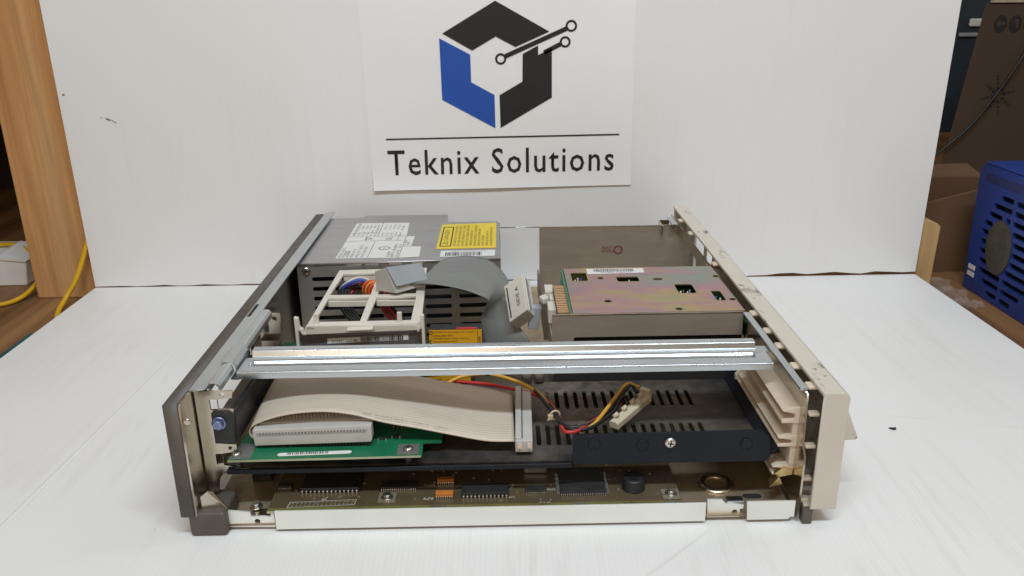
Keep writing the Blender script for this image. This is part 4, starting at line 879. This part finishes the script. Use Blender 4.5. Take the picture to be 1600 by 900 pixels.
b = MB(); b.obox(RB+e1*0.5+e3*0.40+ns*0.0003, e1*0.90, e3*0.30, ns*0.0008); b.build('contact_row', M_LABEL, so)
b = MB()
for k in range(25): b.obox(RB+e1*(0.08+0.035*k)+e3*0.40+ns*0.0008, e1*0.014, e3*0.24, ns*0.0004)
b.build('contacts', M_GREYB, so, kind='stuff')
b = MB(); b.obox(V(0.0290,0.2360,0.0680), (0.0090,-0.002,0.0), (0,0.010,0), (0.004,0,0.0220)); b.build('latch', M_GREYB, so, 0.0008)

# ================================================================== DRIVE CAGE AND CARD
dc = thing('drive_cage', (0.12, 0.30, 0.0058), 'bronze brown sheet-steel drive cage behind the crossbar', 'cage')
plate('front_wall', M_CAGE, dc, [(0.0405,0.0520),(0.2030,0.0520),(0.2030,0.0990),(0.0405,0.0990)], [rr(0.1320,0.0765,0.146,0.0052,0.0024)], 0.0012, (0,0.1600,0), X, Z)
b = MB(); b.box(0.0405,0.2030,0.1590,0.1606,0.0990,0.1002); b.build('wall_hem', M_ZINC2, dc, 0.0003)
plate('back_wall', M_CAGE, dc, [(0.0432,0.0060),(0.2160,0.0060),(0.2180,0.0800),(0.2080,0.0952),(0.0432,0.0952)], [], 0.0012, (0,0.4500,0), X, Z)
b = MB(); b.box(0.0432,0.2060,0.4488,0.4506,0.0953,0.0962); b.build('wall_hem', M_ZINC2, dc, 0.0003)
plate('side_wall', M_CAGE, dc, [(0.1610,0.0520),(0.2800,0.0200),(0.4490,0.0200),(0.4490,0.0440),(0.2960,0.0560),(0.2900,0.0760),(0.1610,0.0760)], [rr(0.20,0.066,0.014,0.008,0.001)], 0.0012, (0.0412,0,0), Y, Z)
b = MB(); b.box(0.0420,0.2040,0.1612,0.2860,0.0560,0.0572); b.build('shelf', M_CAGE, dc)
b = MB(); b.box(0.0420,0.2050,0.1510,0.1525,0.0170,0.0560); b.build('cavity_shade', M_DARK, dc)  # dark sheet standing in for the shade in the cavity below the cage
b = MB(); b.box(0.0290,0.0400,0.1880,0.1900,0.0200,0.0640); b.build('support_leg', M_CAGE, dc, 0.0003)
for xx in (0.0185,0.0290):
    b = MB(); b.tube([(xx,0.150,0.0440),(xx,0.150,0.0560)], 0.0048, 14, True); b.build('roller', M_CAGE, dc)
text('E300', (0.1330,0.4491,0.0710), (-1,0,0), (0,0,-1), dc, M_REDINK, w=0.016, h=0.0070, name='stamp')
plate('stamp', M_REDINK, dc, circ(0.1365,0.0665,0.0055,20), [circ(0.1365,0.0665,0.0036,20)], 0.0001, (0,0.4491,0), X, Z)
# card with rainbow chromate cover
cd = thing('option_card', (0.13, 0.22, 0.0575), 'option card with rainbow chromate cover plate lying in the brown cage', 'expansion card')
ih = [rr(0.0725,0.2585,0.0150,0.0240,0.002), circ(0.0924,0.2540,0.0031), rr(0.1178,0.2500,0.0208,0.0140,0.002), rr(0.1459,0.2485,0.0092,0.0052), circ(0.0919,0.1921,0.0033),
      rr(0.1663,0.2208,0.0163,0.0245,0.003), rr(0.1918,0.2014,0.0085,0.0250,0.002), circ(0.2025,0.2543,0.0030), circ(0.2020,0.1916,0.0030), circ(0.1502,0.1700,0.0033)]
cv = plate('cover_plate', M_IRID, cd, [(0.0592,0.2835),(0.0780,0.2838),(0.0785,0.2850),(0.2050,0.2850),(0.2055,0.1640),(0.0588,0.1632)], ih, 0.0010, (0,0,0.0988), X, Y)
M_HALO = mat('yellow_chromate_edge', (0.50,0.42,0.20), 0.42, 0.7, 0.15, 120)
for h_ in ih:
    cx = sum(p_[0] for p_ in h_)/len(h_); cy = sum(p_[1] for p_ in h_)/len(h_)
    big = [(cx+(p_[0]-cx)*(1+0.0010/max(0.002,abs(p_[0]-cx)+0.002)), cy+(p_[1]-cy)*(1+0.0012/max(0.002,abs(p_[1]-cy)+0.002))) for p_ in h_]
    plate('hole_rim', M_HALO, cv, big, [h_], 0.0001, (0,0,0.09936), X, Y)
b = MB(); b.box(0.0590,0.2050,0.2838,0.2848,0.0700,0.0980); b.build('rear_skirt', M_HALO, cd)
b = MB(); b.box(0.0560,0.2040,0.1650,0.2820,0.0860,0.0876); b.build('board', M_PCB, cd)
b = MB(); b.box(0.0566,0.0586,0.1650,0.2820,0.0878,0.0982); b.build('board_riser', M_PCB, cd)
b = MB(); b.box(0.0600,0.2040,0.1700,0.2800,0.0574,0.0850); b.build('card_body', M_DARK, cd)
b = MB(); b.box(0.0462,0.0572,0.1735,0.2450,0.0925,0.0945); cbk = b.build('contact_comb', M_DARK, cd)
p = MB()
for k in range(16): yy = 0.1745+k*0.0044; p.box(0.0466,0.0580,yy,yy+0.0025,0.0945,0.0962)
p.build('contacts', M_GOLD, cbk, kind='stuff')
for px, py, sx_, sy_ in ((0.0432,0.2530,0.0080,0.0210),(0.0434,0.2070,0.0075,0.0220),(0.0445,0.2300,0.0040,0.0160)):
    b = MB(); b.box(px-sx_/2,px+sx_/2,py-sy_/2,py+sy_/2,0.0770,0.0905); b.build('end_block', M_CREAM, cd, 0.0006)
b = MB(); b.obox((0.0375,0.2300,0.0880), (0.0060,0.006,0), (-0.003,0.010,0), (0,0,0.0050)); b.build('lever', M_CREAM, cd, 0.0008)
b = MB(); b.prism([(0.0813,0.2653,0.09945),(0.1366,0.2678,0.09945),(0.1372,0.2790,0.09945),(0.1360,0.2812,0.09945),(0.0813,0.2812,0.09945)], (0,0,0.00015)); il = b.build('barcode_label', M_LABEL, cd)
barcode(il, (0.0880,0.2720,0.0997), X, Y, 0.040, 0.0075, M_INKG, 32, 3)
text('A1 0960 358763', (0.1245,0.2710,0.0997), (-1,0,0), (0,-1,0), il, M_INKG, w=0.030, h=0.0026)
for h_, cols in ((ih[0],('white','white','blue')), (ih[2],('white','grey','white')), (ih[5],('white','brown','white','grey')), (ih[6],('white','blue','white'))):
    cx = sum(p_[0] for p_ in h_)/len(h_); cy = sum(p_[1] for p_ in h_)/len(h_)
    for k, c_ in enumerate(cols):
        b = MB(); b.lathe((cx-0.004+k*0.0030, cy+rnd.uniform(-0.002,0.004), 0.0876), Z, [(0.0010,0),(0.0010,0.006+rnd.uniform(0,0.003)),(0.0004,0.0095)], 8); b.build('component', W[c_], cd)

# ================================================================== BACKGROUND THINGS
b = MB(); b.box(-0.618,-0.527,0.5520,0.5900,-0.0198,1.20); tag(b.build('timber_post', M_POST, None, 0.002), 'upright pine timber post beside the left edge of the white backdrop', 'wooden post')
cord = [(-0.505,0.5465,0.130),(-0.5220,0.5462,0.0900),(-0.5310,0.5450,0.0680),(-0.5400,0.5400,0.0430),(-0.5530,0.5320,0.0110),(-0.5640,0.5180,-0.0100),(-0.5600,0.4900,-0.0164),(-0.5420,0.4500,-0.0164),(-0.5150,0.4000,-0.0164),(-0.5060,0.3400,-0.0164)]
b = MB(); b.tube(crom(cord, 8), 0.0032, 10); tag(b.build('extension_cord', M_CORD, None), 'yellow power cord running down in front of the pine post', 'cord')
cord = [(-0.76,0.66,0.02),(-0.70,0.66,0.024),(-0.660,0.63,0.0180),(-0.634,0.60,0.0060),(-0.628,0.565,-0.0080),(-0.640,0.530,-0.0160),(-0.675,0.500,-0.0130),(-0.740,0.480,-0.0165)]
b = MB(); b.tube(crom(cord, 8), 0.0030, 10); tag(b.build('extension_cord', M_CORD, None), 'yellow cord loop around the white carton left of the post', 'cord')
wc = thing('small_carton', (-0.74, 0.64, -0.0198), 'crushed white paper carton in the dark left of the pine post', 'carton')
b = MB(); b.prism([(-0.80,0.605,-0.0196),(-0.660,0.605,-0.0196),(-0.655,0.605,0.0130),(-0.672,0.605,0.0185),(-0.80,0.605,0.0200)], (0,0.09,0)); b.build('body', M_LABEL, wc, 0.0015)
b = MB(); b.prism([(-0.700,0.603,0.0200),(-0.655,0.603,0.0150),(-0.653,0.603,0.0162),(-0.690,0.603,0.0245)], (0,0.06,0.004)); b.build('flap', M_LABEL, wc)
b = MB(); b.box(-0.5560,-0.5340,-0.30,0.4150,-0.0199,-0.0130); tag(b.build('cutting_mat', M_TEAL, None, 0.001), 'teal mat strip under the left edge of the white board', 'mat')
b = MB(); b.prism([(0.5475,0.5480,-0.0199),(0.5700,0.5480,-0.0199),(0.5720,0.5480,0.0600),(0.5680,0.5480,0.0640),(0.5580,0.5480,0.0680),(0.5475,0.5480,0.0690)], (0,0.038,0)); tag(b.build('wood_block', M_BLOCK, None, 0.001), 'short pale wood block behind the right edge of the backdrop', 'wood block')
cb_ = thing('open_carton', (0.658, 0.68, -0.0198), 'brown open cardboard carton between backdrop and blue unit', 'cardboard box')
b = MB(); b.prism([(0.5760,0.6000,-0.0196),(0.7400,0.6000,-0.0196),(0.7400,0.6000,0.1080),(0.6450,0.6000,0.0960),(0.5760,0.6000,0.0790)], (0,0.004,0)); b.build('wall', M_CARD, cb_)
b = MB(); b.box(0.5760,0.5800,0.6045,0.760,-0.0196,0.0780); b.build('wall', M_CARD, cb_)
b = MB(); b.box(0.7360,0.7400,0.6045,0.760,-0.0196,0.0780); b.build('wall', M_CARD, cb_)
b = MB(); b.box(0.5760,0.7400,0.7605,0.7645,-0.0196,0.0780); b.build('wall', M_CARD, cb_)
b = MB(); b.prism([(0.5760,0.7650,0.0780),(0.7400,0.7650,0.0780),(0.7300,0.790,0.0900),(0.5800,0.790,0.0880)], (0,0.002,0.003)); b.build('flap', M_CARD, cb_)
bx = thing('storage_carton', (1.10, 1.30, -0.0198), 'large dark cardboard box printed with black handling symbols', 'cardboard box')
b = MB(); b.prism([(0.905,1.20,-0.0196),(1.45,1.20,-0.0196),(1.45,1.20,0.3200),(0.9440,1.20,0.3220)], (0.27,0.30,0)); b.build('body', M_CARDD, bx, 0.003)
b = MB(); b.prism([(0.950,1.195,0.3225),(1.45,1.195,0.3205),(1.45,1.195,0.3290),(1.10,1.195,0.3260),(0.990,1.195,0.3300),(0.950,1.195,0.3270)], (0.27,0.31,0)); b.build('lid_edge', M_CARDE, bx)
for k, g in enumerate(('arrow','glass','hands')):
    cx, cz = 0.9800+k*0.0290, 0.2830-k*0.0010
    hole = {'arrow': [(cx-0.010,cz),(cx,cz+0.009),(cx,cz+0.004),(cx+0.009,cz+0.004),(cx+0.009,cz-0.002),(cx,cz-0.002),(cx,cz-0.008)],
            'glass': [(cx-0.003,cz+0.010),(cx+0.006,cz+0.010),(cx+0.006,cz-0.008),(cx+0.003,cz-0.008)], 'hands': rr(cx,cz,0.012,0.008)}[g]
    plate('handling_mark', M_INK, bx, [(cx+0.0125*math.cos(a)*1.0, cz+0.0165*math.sin(a)) for a in [2*math.pi*q_/24 for q_ in range(24)]], [hole], 0.0004, (0,1.1993,0), X, Z)
b = MB(); cx, cz = 1.0000, 0.1460
for k in range(8):
    a = 2*math.pi*k/8+0.2
    for rad, rs in ((0.0120,0.0036),(0.0210,0.0026),(0.0275,0.0020),(0.0330,0.0014)):
        b.lathe((cx+rad*math.cos(a),1.1996,cz+rad*math.sin(a)*1.15), (0,-1,0), [(rs,0),(rs,0.0006)], 12)
b.build('starburst_print', M_INK, bx)
P = [(1.06,1.190,0.300),(1.02,1.180,0.215),(0.985,1.180,0.150),(0.945,1.180,0.090),(0.905,1.180,0.050),(0.87,1.180,0.020),(0.83,1.18,-0.005),(0.80,1.18,-0.0172)]
b = MB(); b.tube(crom(P, 8), 0.0028, 8); tag(b.build('black_cable', W['black'], None), 'thin black cable hanging across the dark printed cardboard box', 'cable')
hk = thing('wall_fitting', (0.985, 1.749, 0.29), 'small pale fitting on the dark blue panel beside the printed box', 'fitting')
b = MB(); b.obox((1.235,1.744,0.262), (0.045,0,0), (0,0.010,0), (0,0,0.020)); b.build('bracket', M_LABEL, hk, 0.004); b = MB(); b.obox((1.215,1.744,0.232), (0.050,0,0), (0,0.010,0), (0,0,0.010)); b.build('strip', M_GREYB, hk, 0.003)
# blue unit with oval louvred grille
bu = thing('blue_unit', (0.70, 0.46, -0.0198), 'royal blue moulded plastic unit with oval louvred grille on its side', 'appliance')
XB = 0.6096
grl = []
def inside(y, z): return ((y-0.462)/0.058)**2+((z-0.052)/0.070)**2 < 1
sl_rows = [0.112-k*0.0122 for k in range(11)]
for zz in sl_rows:
    for ya, yb_ in ((0.402,0.459),(0.465,0.522)):
        ys = [ya+(yb_-ya)*k/40 for k in range(41)]; ys = [y_ for y_ in ys if inside(y_, zz) and not (((y_-0.478)/0.027)**2+((zz-0.052)/0.036)**2 < 1)]
        seg = []
        for y_ in ys:
            if seg and y_-seg[-1] > 0.003:
                if seg[-1]-seg[0] > 0.006: grl.append(rr((seg[0]+seg[-1])/2, zz, seg[-1]-seg[0], 0.0066, 0.002))
                seg = []
            seg.append(y_)
        if seg and seg[-1]-seg[0] > 0.006: grl.append(rr((seg[0]+seg[-1])/2, zz, seg[-1]-seg[0], 0.0066, 0.002))
plate('side_panel', M_BLUEBOX, bu, [(0.325,-0.0190),(0.540,-0.0190),(0.5455,0.1350),(0.5390,0.1440),(0.325,0.1440)], grl, 0.004, (XB+0.002,0,0), Y, Z)
b = MB(); b.prism([(XB+0.0045,0.325,0.1430),(XB+0.0045,0.325,0.1470),(0.90,0.325,0.1470),(0.90,0.325,-0.0190),(0.895,0.325,-0.0190),(0.895,0.325,0.1430)], (0,0.2195,0)); b.build('casing', M_BLUEBOX, bu, 0.002)
b = MB(); b.box(0.620,0.893,0.540,0.544,-0.0190,0.1425); b.box(0.620,0.893,0.326,0.330,-0.0190,0.1425); b.build('end_panels', M_BLUEBOX, bu)
b = MB(); b.box(0.628,0.632,0.331,0.539,-0.0188,0.1425); b.build('inner_screen', M_DARK, bu)
b = MB(); pts = [(XB-0.0002, 0.478+0.026*math.cos(a), 0.052+0.034*math.sin(a)) for a in [2*math.pi*k/28 for k in range(28)]]; b.prism(pts, (-0.0012,0,0)); b.build('badge', mat('grey_badge',(0.075,0.07,0.06),0.45,0.2,0.3,60), bu)
for zz in (0.0085,-0.0005):
    b = MB(); b.box(XB-0.0008,XB-0.0001,0.519,0.534,zz,zz+0.006); b.build('sticker', M_LABEL, bu)
plate('moulded_recess', mat('dark_blue_recess',(0.010,0.026,0.12),0.5), bu, rr(0.475,0.130,0.110,0.010,0.004), [], 0.0006, (XB-0.0003,0,0), Y, Z)
# crumpled clear film on the bench
vs, fs = [], []; nx, ny = 16, 22
for j in range(ny+1):
    for i in range(nx+1):
        x_ = 0.552+0.042*i/nx+0.006*math.sin(j*0.7); y_ = 0.455+0.110*j/ny
        vs.append((x_, y_, -0.0185+0.0045*abs(math.sin(i*0.9+j*0.35)*math.sin(i*0.3-j*0.8))))
for j in range(ny):
    for i in range(nx): k = j*(nx+1)+i; fs.append((k,k+1,k+nx+2,k+nx+1))
me = bpy.data.meshes.new('plastic_film'); me.from_pydata(vs, [], fs); fo = put('plastic_film', me, M_FILM, None)
md = fo.modifiers.new('thickness', 'SOLIDIFY'); md.thickness = 0.0002
tag(fo, 'crumpled clear plastic film on the bench by the blue unit', 'plastic film')
# small crumb of black plastic on the board
b = MB(); b.prism([(0.3285,0.1330,0.0003),(0.3318,0.1302,0.0003),(0.3342,0.1312,0.0003),(0.3345,0.1330,0.0003)], (0,0,0.0012)); tag(b.build('plastic_chip', M_BLACK, None), 'tiny black plastic chip lying on the white board right of the case', 'debris')
